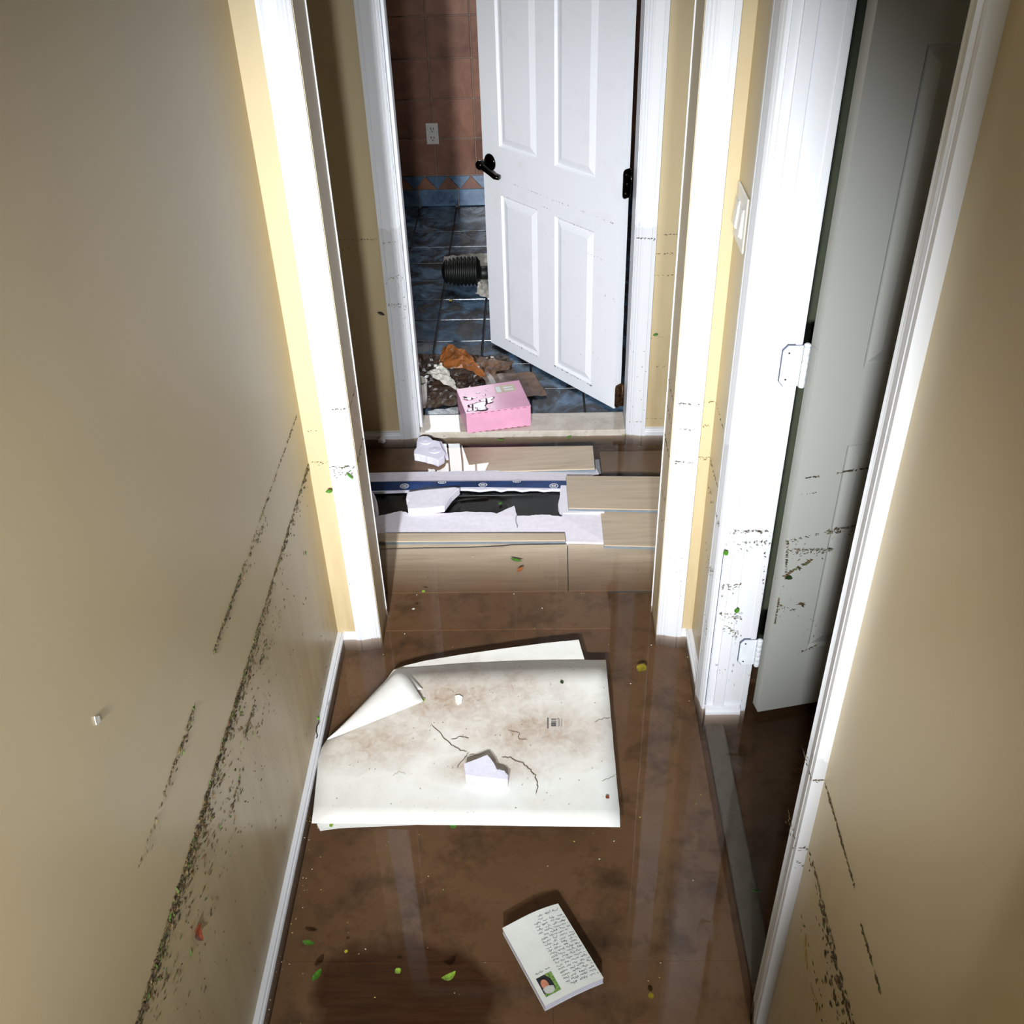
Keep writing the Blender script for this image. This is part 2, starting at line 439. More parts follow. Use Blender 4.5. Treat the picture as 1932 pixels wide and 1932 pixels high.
# ------------------------------------------------------------------ setting: floor, walls, ceiling
TOP = 1.95; HEAD = 1.64; FLOOR = -0.036
struct(mesh('floor', *g_box(-1.0, 1.45, -2.3, 2.80, -0.13, FLOOR - 0.012), M['mud']), 'muddy hallway floor under the flood water')
fl = bpy.data.objects['floor']
RP = random.Random(3)
y = 0.55
while y < 2.76:
    y1 = min(y + 0.118, 2.768); xj = RP.uniform(-0.35, 0.25); dz = 0; gp = .0007 if y < 1.02 else .0002
    for xa, xb in ((-0.80, xj - gp / 2), (xj + gp / 2, 0.66)):
        lo, hi = (-0.487, 0.354) if y1 < 1.84 else (-0.79, 0.65)
        box('plank', max(xa, lo), min(xb, hi), y, y1 - gp, FLOOR - 0.012, FLOOR + dz, M['mud'], fl)
    y = y1
struct(mesh('ceiling', *g_box(-1.15, 1.45, -2.4, 5.0, TOP, TOP + 0.08), M['ceiling']))
struct(mesh('wall_left', *g_box(-0.62, -0.503, -2.3, 1.855, -0.13, TOP), M['wall']), 'yellow hallway wall on the left with flood lines')
struct(mesh('wall_right', *add_parts(g_box(0.37, 0.458, 1.618, 1.855, -0.13, TOP), g_box(0.37, 0.458, -2.3, 0.918, -0.13, TOP),
       g_box(0.37, 0.458, 0.918, 1.618, HEAD, TOP)), M['wall']), 'yellow hallway wall on the right with closet opening')
struct(mesh('wall_shade_return', *g_box(0.230, 0.3705, 0.05, 0.15, -0.13, TOP), M['wall']), 'short wall return added out of view to shade the near right wall')  # added unseen wall; its edge keeps the lamps off the near right wall
struct(mesh('wall_opening', *add_parts(g_box(-0.90, -0.399, 1.855, 1.955, -0.13, TOP), g_box(0.286, 1.45, 1.855, 1.955, -0.13, TOP),
       g_box(-0.399, 0.286, 1.855, 1.955, HEAD, TOP)), M['wall']), 'yellow cross wall around the cased opening')
# painted lining of the opening (reveal) with a pale corner bead on its far edge
for nm, xa, xb, xc in (('trim_1', -0.399, -0.396, -0.3935), ('trim_2', 0.283, 0.286, 0.2805)):
    o = struct(box(nm, xa, xb, 1.853, 1.956, -0.13, HEAD, M['reveal']), 'drywall reveal of the cased opening, %s side' % ('left' if xa < 0 else 'right'))
    child(box('corner_bead', min(xb, xc), max(xb, xc) if xa < 0 else xa, 1.953, 1.9575, -0.02, HEAD, M['trim']), o)
for s, x in (('wall_vestibule_left', -0.80), ('wall_vestibule_right', 0.66)):
    struct(mesh(s, *g_box(min(x, x * 1.1), max(x, x * 1.1), 1.955, 2.775, -0.13, TOP), M['wall']))
struct(mesh('wall_far', *add_parts(g_box(-1.1, -0.397, 2.775, 2.875, -0.13, TOP), g_box(0.295, 0.9, 2.775, 2.875, -0.13, TOP),
       g_box(-0.397, 0.295, 2.775, 2.875, HEAD, TOP)), M['wall']), 'yellow wall around the bathroom doorway')
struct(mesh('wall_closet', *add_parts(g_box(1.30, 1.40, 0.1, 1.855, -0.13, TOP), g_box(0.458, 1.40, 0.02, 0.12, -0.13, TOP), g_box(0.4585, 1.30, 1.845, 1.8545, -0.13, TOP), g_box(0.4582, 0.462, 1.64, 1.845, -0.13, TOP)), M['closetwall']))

# ------------------------------------------------------------------ trim
CAS = [(0, 0), (0, .0075), (.003, .0095), (.006, .0075), (.009, .0105), (.012, .0085), (.016, .0110), (.019, .0095), (.024, .0120), (.040, .0155), (.046, .0165), (.048, .0145), (.050, .0165), (.058, .0165), (.058, 0)]
def casing_frame(name, fn, a0, a1, label):
    """fn(u, t, z): u along the wall, t out of the wall; a0/a1 the opening's edges"""
    t = struct(empty(name, fn((a0 + a1) / 2, 0, 0)), label)
    for a, s in ((a0, -1), (a1, 1)):
        child(mesh('side_casing', *g_profile(CAS, lambda p, q, z: fn(a + s * p, q, z), -0.07, HEAD + 0.058), M['trim']), t)
    child(mesh('head_casing', *g_profile(CAS, lambda p, q, u: fn(u, q, HEAD + p), a0 - .0005, a1 + .0005), M['trim']), t)
    return t
casing_frame('trim_3', lambda u, t, z: (u, 1.855 - t, z), -0.397, 0.284, 'white casing around the cased hallway opening')
casing_frame('trim_4', lambda u, t, z: (u, 2.775 - t, z), -0.381, 0.279, 'white casing around the bathroom doorway')
casing_frame('trim_5', lambda u, t, z: (0.37 - t, u, z), 0.936, 1.604, 'white casing around the closet doorway')
# jambs
t = struct(empty('trim_6', (-0.05, 2.82, 0)), 'white jambs of the bathroom doorway')
for xa, xb, sx in ((-0.397, -0.379, 1), (0.277, 0.295, -1)):
    child(box('jamb', xa, xb, 2.7745, 2.876, -0.06, HEAD, M['trim']), t)
    if sx > 0: child(box('door_stop', xb, xb + .009, 2.795, 2.835, 0.022, HEAD, M['trim'], bev=.002), t)
t = struct(empty('trim_7', (0.41, 1.61, 0)), 'white jambs of the closet doorway')
child(box('jamb', 0.3695, 0.4585, 1.600, 1.618, -0.06, HEAD, M['trim']), t)
child(box('jamb', 0.3695, 0.4585, 0.918, 0.936, -0.06, HEAD, M['trim']), t)
child(box('door_stop', 0.384, 0.407, 1.5935, 1.600, 0.016, HEAD, M['trim'], bev=.0015), t)
child(box('weather_strip', 0.446, 0.457, 1.5965, 1.600, 0.0, HEAD, M['trim'], bev=.001), t)
child(mesh('base_block', *g_profile([(1.600, -.06), (1.585, -.06), (1.585, .008), (1.588, .015), (1.600, .018)], lambda p, q, x: (x, p, q), 0.3665, 0.444), M['trim']), t)
# thin dark seams where trim meets trim
child(box('paint_seam', 0.3657, 0.3669, 1.598, 1.5995, 0.02, 0.46, M['gap']), t)
# baseboards
BP = [(0, -.07), (.015, -.07), (.015, .004), (.013, .0075), (.010, .0085), (.009, .0115), (.004, .013), (0, .0145)]
struct(mesh('baseboard_left', *g_profile(BP, lambda p, q, y: (-0.503 + p, y, q), -2.3, 1.8545), M['trim']), 'white baseboard along the left wall, just above the water')
struct(mesh('baseboard_right', *add_parts(g_profile(BP, lambda p, q, y: (0.37 - p, y, q), 1.662, 1.8545), g_profile(BP, lambda p, q, y: (0.37 - p, y, q), -2.3, 0.878)), M['trim']))
struct(mesh('baseboard_opening', *add_parts(g_profile(BP, lambda p, q, x: (x, 1.855 - p, q), -0.4885, -0.455), g_profile(BP, lambda p, q, x: (x, 1.855 - p, q), 0.342, 0.3555)), M['trim']))
BP2 = [(p, q + .010) for p, q in BP]
struct(mesh('baseboard_far', *add_parts(g_profile(BP2, lambda p, q, x: (x, 2.775 - p, q), -0.80, -0.439), g_profile(BP2, lambda p, q, x: (x, 2.775 - p, q), 0.337, 0.66)), M['trim']))
# submerged transition strip in the closet doorway and marble sill of the bathroom
struct(box('trim_8', 0.368, 0.412, 0.937, 1.599, FLOOR - .012, FLOOR + .006, M['threshold'], bev=.004), 'grey transition strip under water in the closet doorway')
struct(box('trim_9', -0.3785, 0.2765, 2.763, 2.874, -0.07, 0.022, M['marble'], bev=.003), 'pale wet marble sill of the bathroom doorway')

# ------------------------------------------------------------------ bathroom shell
bf = struct(mesh('floor_bathroom', *g_box(-1.1, 0.9, 2.8745, 4.92, -0.10, 0.012), M['darkgrout']), 'dark wet slate blue tile floor of the bathroom')
proto = None
PX, PY = 0.176, 0.180
for i in range(-4, 7):
    for j in range(0, 11):
        x0 = -0.375 + i * PX; y0 = 2.855 + j * PY
        if x0 < -1.08 or x0 + PX > 0.88: continue
        if j == 0:
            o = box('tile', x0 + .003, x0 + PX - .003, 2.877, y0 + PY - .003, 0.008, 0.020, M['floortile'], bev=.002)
        elif proto is None:
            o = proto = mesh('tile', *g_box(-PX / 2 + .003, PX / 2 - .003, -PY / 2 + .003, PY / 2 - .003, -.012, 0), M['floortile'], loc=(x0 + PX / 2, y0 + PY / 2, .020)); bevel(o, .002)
        else:
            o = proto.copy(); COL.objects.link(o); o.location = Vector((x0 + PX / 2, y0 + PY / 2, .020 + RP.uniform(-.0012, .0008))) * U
            o.rotation_euler = (RP.uniform(-.006, .006), RP.uniform(-.006, .006), 0)
        o.parent = bf
wb = struct(mesh('wall_bathroom', *g_box(-1.1, 0.9, 4.806, 4.92, 0.0, TOP), M['grout']), 'terracotta tiled bathroom wall with a blue triangle border')
TX, TZ = 0.189, 0.1720
tp = bp_ = None
for i in range(-3, 6):
    x0 = -0.461 + i * TX
    if x0 + TX < -1.0 or x0 > 0.75: continue
    for j in range(0, 6):
        if j >= 6 or (0.0 > 1): continue
        z0 = 0.166 + j * TZ
        if tp is None:
            o = tp = mesh('tile', *g_box(-TX / 2 + .002, TX / 2 - .002, -.003, .005, -TZ / 2 + .002, TZ / 2 - .002), M['terracotta'], loc=(x0 + TX / 2, 4.8, z0 + TZ / 2)); bevel(o, .003)
        else:
            o = tp.copy(); COL.objects.link(o); o.location = Vector((x0 + TX / 2, 4.8 + RP.uniform(-.001, .001), z0 + TZ / 2)) * U
        o.parent = wb
    x0 = -0.365 + i * TX
    if bp_ is None:
        o = bp_ = mesh('tile', *g_box(-TX / 2 + .002, TX / 2 - .002, -.003, .005, -.040, .040), M['bluetile'], loc=(x0 + TX / 2, 4.8, .061)); bevel(o, .003)
    else:
        o = bp_.copy(); COL.objects.link(o); o.location = Vector((x0 + TX / 2, 4.8, .061)) * U
    o.parent = wb
tu = td = None
for i in range(-7, 11):
    xc = -0.300 + i * 0.108
    if xc < -1.05 or xc > 0.85: continue
    if tu is None:
        v, f = g_profile([(-.051, -.030), (.051, -.030), (0, .030)], lambda p, q, t: (p, t, q), -.003, .005)
        o = tu = mesh('tile', v, f, M['terracotta'], loc=(xc, 4.8, .1335))
        v, f = g_profile([(-.051, .030), (.051, .030), (0, -.030)], lambda p, q, t: (p, t, q), -.003, .005)
        o2 = td = mesh('tile', v, f, M['bluetile'], loc=(xc + .054, 4.8, .1335))
    else:
        o = tu.copy(); COL.objects.link(o); o.location = Vector((xc, 4.8, .1335)) * U
        o2 = td.copy(); COL.objects.link(o2); o2.location = Vector((xc + .054, 4.8, .1335)) * U
    o.parent = wb; o2.parent = wb
struct(mesh('wall_bathroom_left', *g_box(-1.2, -1.1, 2.875, 4.92, -0.1, TOP), M['bathwall']))
struct(mesh('wall_bathroom_right', *g_box(0.9, 1.0, 2.875, 4.92, -0.1, TOP), M['bathwall']))
# small daylit bathroom window high in the tiled wall, with hanging blind slats
wn = struct(empty('window_1', (WX0, 4.80, WZ0)), 'small daylit bathroom window high in the tiled wall')
child(box('pane', WX0, WX1, 4.796, 4.802, WZ0, WZ1, M['daylight']), wn)
for a in (g_box(WX0 - .025, WX0, 4.785, 4.806, WZ0 - .025, WZ1 + .025), g_box(WX1, WX1 + .025, 4.785, 4.806, WZ0 - .025, WZ1 + .025),
          g_box(WX0, WX1, 4.785, 4.806, WZ1, WZ1 + .025), g_box(WX0, WX1, 4.780, 4.806, WZ0 - .025, WZ0)):
    child(mesh('frame_bar', *a, M['trim']), wn)
for i in range(5):
    xs = WX0 + (WX1 - WX0) * (i + .7) / 5.4
    child(box('blind_slat', xs, xs + .010, 4.786, 4.7945, WZ0 + .01, WZ1 - .004, M['trim']), wn)

# ------------------------------------------------------------------ doors
def door(name, org, d, nrm, wd, z0, z1, th, panels, label, mk='door'):
    """org: bottom hinge corner of the visible face; d: along the width; nrm: out of the visible face"""
    def P(u, v, z): return (org[0] + d[0] * u + nrm[0] * v, org[1] + d[1] * u + nrm[1] * v, z)
    root = tag(empty(name, (org[0], org[1], z0)), label, 'door', kind='structure')
    us = sorted({0, wd} | {p[0] for p in panels} | {p[1] for p in panels})
    zs = sorted({z0, z1} | {p[2] for p in panels} | {p[3] for p in panels})
    V, F = [], []
    def q(*pts):
        n = len(V); V.extend(pts); F.append(tuple(range(n, n + len(pts))))
    for a, b in zip(us, us[1:]):
        for c, e in zip(zs, zs[1:]):
            if any(p[0] <= a and b <= p[1] and p[2] <= c and e <= p[3] for p in panels): continue
            q(P(a, 0, c), P(b, 0, c), P(b, 0, e), P(a, 0, e))
    q(P(0, -th, z0), P(wd, -th, z0), P(wd, -th, z1), P(0, -th, z1))
    for a, b in (((0, z0), (wd, z0)), ((wd, z0), (wd, z1)), ((wd, z1), (0, z1)), ((0, z1), (0, z0))):
        q(P(a[0], 0, a[1]), P(b[0], 0, b[1]), P(b[0], -th, b[1]), P(a[0], -th, a[1]))
    child(mesh('slab', V, F, M[mk]), root)
    for a, b, c, e in panels:
        V, F = [], []
        rings = [(0, 0), (.005, -.0065), (.008, -.0070), (.030, -.0012), (.032, -.0012)]
        for g, v in rings:
            V += [P(a + g, v, c + g), P(b - g, v, c + g), P(b - g, v, e - g), P(a + g, v, e - g)]
        for i in range(len(rings) - 1):
            for k in range(4): F.append((i * 4 + k, i * 4 + (k + 1) % 4, i * 4 + 4 + (k + 1) % 4, i * 4 + 4 + k))
        m = (len(rings) - 1) * 4; F.append((m, m + 1, m + 2, m + 3))
        child(mesh('panel', V, F, M[mk]), root)
    return root, P

d1, P1 = door('door_1', (FDX, FDY), (-0.6506, 0.7594), (-0.7594, -0.6506), 0.638, 0.030, 1.62, 0.0275,
              [(.110, .288, .074, .594), (.370, .552, .074, .594), (.110, .288, .750, 1.40), (.370, .552, .750, 1.40)],
              'white panelled bathroom door standing ajar with a dark lever')
hd = tag(child(mesh('lever_handle', *g_tube([P1(.600, .004, .690), P1(.600, .030, .690), P1(.600, .043, .689)], [.0095, .0090, .0125], 14), M['bronze'], smooth=True), d1), 'dark bronze lever')
def pm(c, prof, n=20):
    """lathe whose axis is the door's normal"""
    V, F = [], []
    for r, h in prof:
        for k in range(n):
            a = 2 * math.pi * k / n
            V.append(P1(c[0] + r * math.cos(a), h, c[1] + r * math.sin(a)))
    for i in range(len(prof) - 1):
        for k in range(n): F.append((i * n + k, i * n + (k + 1) % n, (i + 1) * n + (k + 1) % n, (i + 1) * n + k))
    F.append(tuple(range(n))); F.append(tuple(range((len(prof) - 1) * n, len(prof) * n)))
    return V, F
def sub(o, p, root):
    o.parent = p; return o      # p itself is built at the world origin, so its children are too
sub(mesh('rosette', *pm((.600, .690), [(.0275, 0), (.0275, .003), (.024, .0065), (.012, .010)]), M['bronze'], smooth=True), hd, d1)
sub(mesh('lever_hub', *pm((.600, .690), [(.011, .030), (.0155, .036), (.0155, .047), (.011, .053), (.004, .055)]), M['bronze'], smooth=True), hd, d1)
sub(mesh('lever_arm', *g_tube([P1(.596, .042, .689), P1(.575, .044, .685), P1(.553, .042, .677), P1(.533, .036, .666), P1(.518, .033, .666)], [.0105, .0095, .0085, .0085, .0075], 12), M['bronze'], smooth=True), hd, d1)
for zc, mt, lb in ((.762, 'bronze', 'dark bronze door hinge'), (.072, 'rust', 'rusted lower door hinge')):
    hz = [(-.0275, -.042), (-.012, -.042), (-.007, -.041), (-.003, -.037), (-.0015, -.030), (-.0015, .030), (-.003, .037), (-.007, .041), (-.012, .042), (-.0275, .042)]
    g = tag(child(mesh('hinge', *g_profile(hz, lambda p, q, t: P1(-t, p, zc + q), -.0005, .0022), M[mt]), d1), lb)
    sub(mesh('knuckle', *g_tube([P1(-.006, -.030, zc - .040), P1(-.006, -.030, zc + .040)], .0048, 10), M[mt], smooth=True), g, d1)
    for k in (-.027, 0, .027):
        sub(mesh('screw', *g_tube([P1(-.0015, -.012 - .004 * (k == 0), zc + k), P1(-.0030, -.012 - .004 * (k == 0), zc + k)], .0026, 8), M['steelscrew']), g, d1)

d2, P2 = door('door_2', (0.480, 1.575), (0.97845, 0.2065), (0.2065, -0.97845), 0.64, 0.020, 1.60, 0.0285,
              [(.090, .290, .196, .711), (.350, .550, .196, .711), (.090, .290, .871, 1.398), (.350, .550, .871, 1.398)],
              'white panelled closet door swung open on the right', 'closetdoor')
for z0, z1 in ((.838, .917), (.149, .221)):
    zc = (z0 + z1) / 2; hh = (z1 - z0) / 2
    hz = [(.000, -hh), (-.026, -hh), (-.034, -hh + .010), (-.034, hh - .010), (-.026, hh), (.000, hh)]
    g = tag(child(mesh('hinge', *g_profile(hz, lambda p, q, t: (.4595 + p, t, zc + q), 1.6005, 1.5945), M['hinge']), d2), 'white painted door hinge')
    sub(mesh('leaf_seam', *g_profile([(p * 1.05 + .0003, q * 1.03) for p, q in hz], lambda p, q, t: (.4595 + p, t, zc + q), 1.6003, 1.5958), M['gap']), g, d2)
    hz2 = [(p * .8, q) for p, q in hz]
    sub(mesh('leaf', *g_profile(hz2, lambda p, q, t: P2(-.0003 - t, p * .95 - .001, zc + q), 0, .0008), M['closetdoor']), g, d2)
    for k in range(5):
        a = z0 + (z1 - z0) * k / 5
        sub(mesh('knuckle', *g_lathe([(.0052, .0006), (.0056, .0012), (.0056, (z1 - z0) / 5 - .0012), (.0052, (z1 - z0) / 5 - .0006)], 12, 'Z', (.4645, 1.590, a)), M['hinge'], smooth=True), g, d2)
    sub(mesh('pin_head', *g_lathe([(.0045, 0), (.0060, .002), (.0058, .005), (.003, .007)], 12, 'Z', (.4645, 1.590, z1)), M['hinge'], smooth=True), g, d2)
    for k in (-.026, .026):
        sub(mesh('screw', *g_lathe([(.0018, 0), (.0016, .001)], 8, 'Y', (.436, 1.5935, zc + k)), M['slot']), g, d2)

# ------------------------------------------------------------------ switch and outlet
sw = tag(empty('light_switch', (0.37, 1.791, 1.072)), 'white double rocker light switch plate on the right wall', 'light switch')
child(box('plate', 0.3655, 0.37, 1.744, 1.840, 1.022, 1.122, M['plate'], bev=.003), sw)
for yc in (1.770, 1.814):
    r = child(mesh('rocker', *g_prism([(0.3660, yc - .013), (0.3660, yc + .013), (0.3630, yc + .013), (0.3630, yc - .013)], 1.046, 1.098), M['plate']), sw)
    sub(mesh('rocker_face', *add_parts(([(0.3630, yc - .012, 1.047), (0.3630, yc + .012, 1.047), (0.3592, yc + .012, 1.050), (0.3592, yc - .012, 1.050), (0.3625, yc - .012, 1.097), (0.3625, yc + .012, 1.097)],
        [(0, 1, 2, 3), (3, 2, 5, 4), (0, 3, 4), (1, 5, 2), (0, 4, 5, 1)])), M['plate']), r, sw)
ou = tag(empty('wall_outlet', (-0.467, 4.797, 0.361)), 'white duplex outlet on the terracotta bathroom wall', 'outlet')
child(box('plate', -0.495, -0.439, 4.792, 4.7975, 0.314, 0.408, M['plate'], bev=.002), ou)
for zc in (.341, .381):
    r = child(box('socket', -0.480, -0.454, 4.7905, 4.793, zc - .014, zc + .014, M['plate'], bev=.0015), ou)
    for dx, dz, hx, hz_ in ((-.006, .004, .0014, .005), (.006, .004, .0014, .004), (0, -.008, .0022, .0022)):
        sub(box('slot', -0.467 + dx - hx, -0.467 + dx + hx, 4.7895, 4.7908, zc + dz - hz_, zc + dz + hz_, M['slot']), r, ou)

# ------------------------------------------------------------------ water
WO = [(-0.505, -2.301), (0.372, -2.301), (0.372, 0.934), (0.460, 0.934), (0.460, 0.118), (1.302, 0.118), (1.302, 1.847), (0.460, 1.847), (0.460, 1.602), (0.372, 1.602), (0.372, 1.857), (0.2845, 1.857),
      (0.2845, 1.953), (0.662, 1.953), (0.662, 2.777), (-0.802, 2.777), (-0.802, 1.953), (-0.3975, 1.953), (-0.3975, 1.857), (-0.505, 1.857)]
tag(mesh('flood_water', *g_prism(WO, -0.125, 0.0), M['water']), 'still murky brown flood water covering the hallway floor', 'water', kind='stuff')

# ------------------------------------------------------------------ loose floor boards in the vestibule
def board(name, pts, th, label, mat='plank', edge=True, group='loose floor boards lifted by the flood'):
    """pts: four top corners (x, y, z); a wear layer on a grey core"""
    c = [sum(p[i] for p in pts) / len(pts) for i in range(3)]
    root = tag(empty(name, c), label, 'floor board', group)
    child(mesh('wear_layer', *g_prism(pts, 0, th * 0.35), M[mat]), root)
    low = [(p[0] + (c[0] - p[0]) * -.004, p[1] + (c[1] - p[1]) * -.012, p[2] - th * 0.36) for p in pts]
    child(mesh('core', *g_prism(low, 0, th * 0.6), M['plankedge']), root)
    return root
board('floor_board', [(-0.6178, 2.6057, -0.0300), (0.1673, 2.5466, 0.0220), (0.1674, 2.6754, 0.0200), (-0.6414, 2.7596, -0.0340)], .012,
      'wide floor board just behind the blue strip, half sunk at its left end', 'plank_silt_left')
board('floor_board', [(0.0833, 2.3472, 0.0240), (0.3569, 2.3361, 0.0220), (0.3837, 2.4991, 0.0220), (0.0804, 2.5066, 0.0240)], .012,
      'pale floor board lying on top of the others by the right opening edge')
board('floor_board', [(0.1752, 2.1907, 0.0120), (0.3410, 2.1804, 0.0120), (0.3680, 2.3472, 0.0080), (0.1730, 2.3591, 0.0100)], .011,
      'short floor board below the topmost one, touching the right opening edge')
board('floor_board', [(0.1905, 2.5762, -0.0160), (0.4388, 2.5699, -0.0180), (0.4394, 2.7084, -0.0240), (0.1916, 2.7091, -0.0240)], .011,
      'sunken floor board behind the topmost one, in front of the right far casing', 'plank_silt_all')
board('floor_board', [(-0.4800, 2.2154, 0.0160), (0.0704, 2.2088, 0.0160), (0.0683, 2.2371, 0.0180), (-0.4841, 2.2487, 0.0180)], .012,
      'narrow floor board strip along the near edge of the lavender foam board')
board('floor_board', [(-0.4634, 2.0482, -0.0280), (0.0716, 2.0485, -0.0270), (0.0749, 2.2101, 0.0020), (-0.4823, 2.2214, 0.0020)], .012,
      'long pale floor board just below the water, left of the seam', 'plank_silt_front')
board('floor_board', [(0.0744, 2.0485, -0.0270), (0.3766, 2.0486, -0.0280), (0.3781, 2.1971, 0.0000), (0.0778, 2.2100, 0.0020)], .012,
      'pale floor board just below the water, right of the seam', 'plank_silt_front')
board('floor_board', [(-0.4462, 1.9094, -0.0340), (0.1760, 1.9099, -0.0340), (0.1795, 2.0534, -0.0310), (-0.4642, 2.0517, -0.0310)], .012,
      'dark muddy floor board deepest under water in the opening', 'mud')
o = mesh('split_crack', *g_tube([(-0.4427, 2.1977, 0.0015), (-0.3187, 2.2005, 0.0010), (-0.2018, 2.2003, 0.0012), (-0.0999, 2.2040, 0.0022), (-0.0780, 2.2072, 0.0030), (0.0719, 2.2069, 0.0036)], [.0006, .0011, .0012, .0014, .0012, .0007], 5), M['darkgrout'])
tag(o, 'thin dark split running along the long pale floor board', 'crack')
tag(prism('underlay_scrap', [(0.1666, 2.6210, 0.0030), (0.1848, 2.6264, 0.0030), (0.1866, 2.5443, 0.0040), (0.1644, 2.5448, 0.0040)], -.004, .003, M['greyu']), 'grey underlay scrap sticking out between two floor boards', 'underlay')

# ------------------------------------------------------------------ torn lavender foam board with its printed strip
RF = random.Random(11)
def ragged(pts, amp, n=4):
    """break a polyline of (x, y, z) into torn little steps"""
    out = []
    for a, b in zip(pts, pts[1:]):
        for k in range(n):
            t = k / n; j = 0 if k == 0 else RF.uniform(-amp, amp)
            out.append((a[0] + (b[0] - a[0]) * t + j * .5, a[1] + (b[1] - a[1]) * t + j, a[2] + (b[2] - a[2]) * t))
    out.append(pts[-1]); return out
fb = tag(empty('foam_board', (-0.1169, 2.3035, 0.0000)), 'torn lavender foam board floating across the opening, with a black gap', 'foam board')
torn = ragged([(-0.4924, 2.3082, 0.0120), (-0.4734, 2.3253, 0.0120), (-0.4627, 2.3377, 0.0120), (-0.4405, 2.3422, 0.0120), (-0.4144, 2.3544, 0.0120), (-0.3950, 2.3590, 0.0120), (-0.3772, 2.3484, 0.0120), (-0.2752, 2.3461, 0.0120), (-0.2088, 2.3523, 0.0120),
               (-0.1707, 2.3489, 0.0120), (-0.1312, 2.3454, 0.0120), (-0.1220, 2.3402, 0.0120), (-0.1026, 2.3550, 0.0120), (-0.0816, 2.3699, 0.0120), (-0.0725, 2.3774, 0.0120)], .0016)
torn += ragged([(-0.0694, 2.3645, 0.0120), (-0.0644, 2.3288, 0.0120), (-0.0268, 2.3280, 0.0120), (-0.0118, 2.3327, 0.0120), (0.0243, 2.3318, 0.0120), (0.0422, 2.3264, 0.0120), (0.0632, 2.3234, 0.0120)], .0013)
sl = child(mesh('front_slab', *g_prism([(-0.4844, 2.2446, 0.0100), (0.1836, 2.2075, 0.0060), (0.1850, 2.3564, 0.0080), (0.0698, 2.3460, 0.0120)] + torn[::-1], -.006, .012), M['foam']), fb)
sub(mesh('crack', *g_tube([(-0.0659, 2.3278, 0.0128), (-0.0672, 2.3028, 0.0128), (-0.0625, 2.2808, 0.0126), (-0.0624, 2.2713, 0.0124)], [.0010, .0008, .0012, .0004], 5), M['greyink']), sl, fb)
child(mesh('side_strip', *g_prism(ragged([(0.0619, 2.4558, 0.0140), (0.0594, 2.4159, 0.0140), (0.0539, 2.3769, 0.0140), (0.0565, 2.3563, 0.0140), (0.0665, 2.3358, 0.0140)], .0012) + [(0.1838, 2.3382, 0.0140), (0.1932, 2.4989, 0.0140), (0.0677, 2.5021, 0.0140)], -.004, .014), M['foam']), fb)
child(mesh('rear_strip', *g_prism([(-0.5988, 2.5134, 0.0100), (0.1225, 2.4952, 0.0140), (0.1798, 2.5385, 0.0100), (0.1738, 2.5730, 0.0040), (-0.6091, 2.5732, 0.0000)], -.010, .010), M['foam']), fb)
lip = [(-0.5895, 2.4528, 0.0120), (-0.4957, 2.4560, 0.0120), (-0.3550, 2.4607, 0.0120), (-0.2457, 2.4662, 0.0120)]
for k in range(5):
    x0 = 882 + k * 40
    lip += [(a[0], a[1], .012) for a in ([(-0.2112, 2.4653, 0.0120), (-0.1749, 2.4577, 0.0120), (-0.1392, 2.4636, 0.0120)] if k == 0 else [(-0.1282, 2.4633, 0.0120), (-0.1124, 2.4562, 0.0120), (-0.0923, 2.4624, 0.0120)] if k == 1 else [(-0.0704, 2.4619, 0.0120), (-0.0501, 2.4547, 0.0120), (-0.0268, 2.4595, 0.0120)] if k == 2 else [(-0.0050, 2.4589, 0.0120), (0.0137, 2.4531, 0.0120), (0.0355, 2.4566, 0.0120)] if k == 3 else [(0.0634, 2.4546, 0.0120), (0.0805, 2.4542, 0.0120)])]
child(mesh('lip', *g_prism(lip + [(0.0817, 2.4963, 0.0120), (-0.5977, 2.5077, 0.0120)], .004, .012), M['foamwhite']), fb)
band = child(mesh('printed_band', *g_prism([(-0.5902, 2.4575, 0.0125), (-0.4963, 2.4607, 0.0125), (-0.3553, 2.4640, 0.0125), (-0.2461, 2.4736, 0.0125), (-0.1519, 2.4713, 0.0125), (0.0807, 2.4602, 0.0125), (0.0816, 2.4926, 0.0165), (-0.2474, 2.4994, 0.0165), (-0.5009, 2.5016, 0.0165), (-0.5962, 2.5012, 0.0165)], .009, .0125), M['blueband']), fb)
for (cx, cy, cz), rx, ry in (((-0.3988, 2.4779, 0.0150), .0130, .0115), ((-0.2880, 2.4922, 0.0165), .0125, .0065), ((-0.1662, 2.4790, 0.0150), .0130, .0090), ((-0.0659, 2.4917, 0.0168), .0125, .0065), ((0.0435, 2.4690, 0.0146), .0135, .0110)):
    slope = .004 / .040
    def zz(yy): return cz + (yy - cy) * slope
    V, F = [], []
    n = 20
    for q in (1.0, .80):
        for k in range(n):
            a = 2 * math.pi * k / n; px, py = cx + rx * q * math.cos(a), cy + ry * q * math.sin(a); V.append((px, py, zz(py) + .0008))
    for k in range(n): F.append((k, (k + 1) % n, n + (k + 1) % n, n + k))
    for dy, hw, lift in ((.36, .50, 0), (-.02, .62, 0), (-.40, .45, 0)):
        for s in range(4):
            xa = cx + rx * hw * (-1 + s * .5); xb = xa + rx * hw * .40; ya = cy + ry * (dy - .13); yb = cy + ry * (dy + .13); m = len(V)
            V += [(xa, ya, zz(ya) + .0008), (xb, ya, zz(ya) + .0008), (xb, yb, zz(yb) + .0008), (xa, yb, zz(yb) + .0008)]; F.append((m, m + 1, m + 2, m + 3))
    lo = tag(mesh('oval_emblem', V, F, M['logo']), 'white oval emblem'); sub(lo, band, fb)
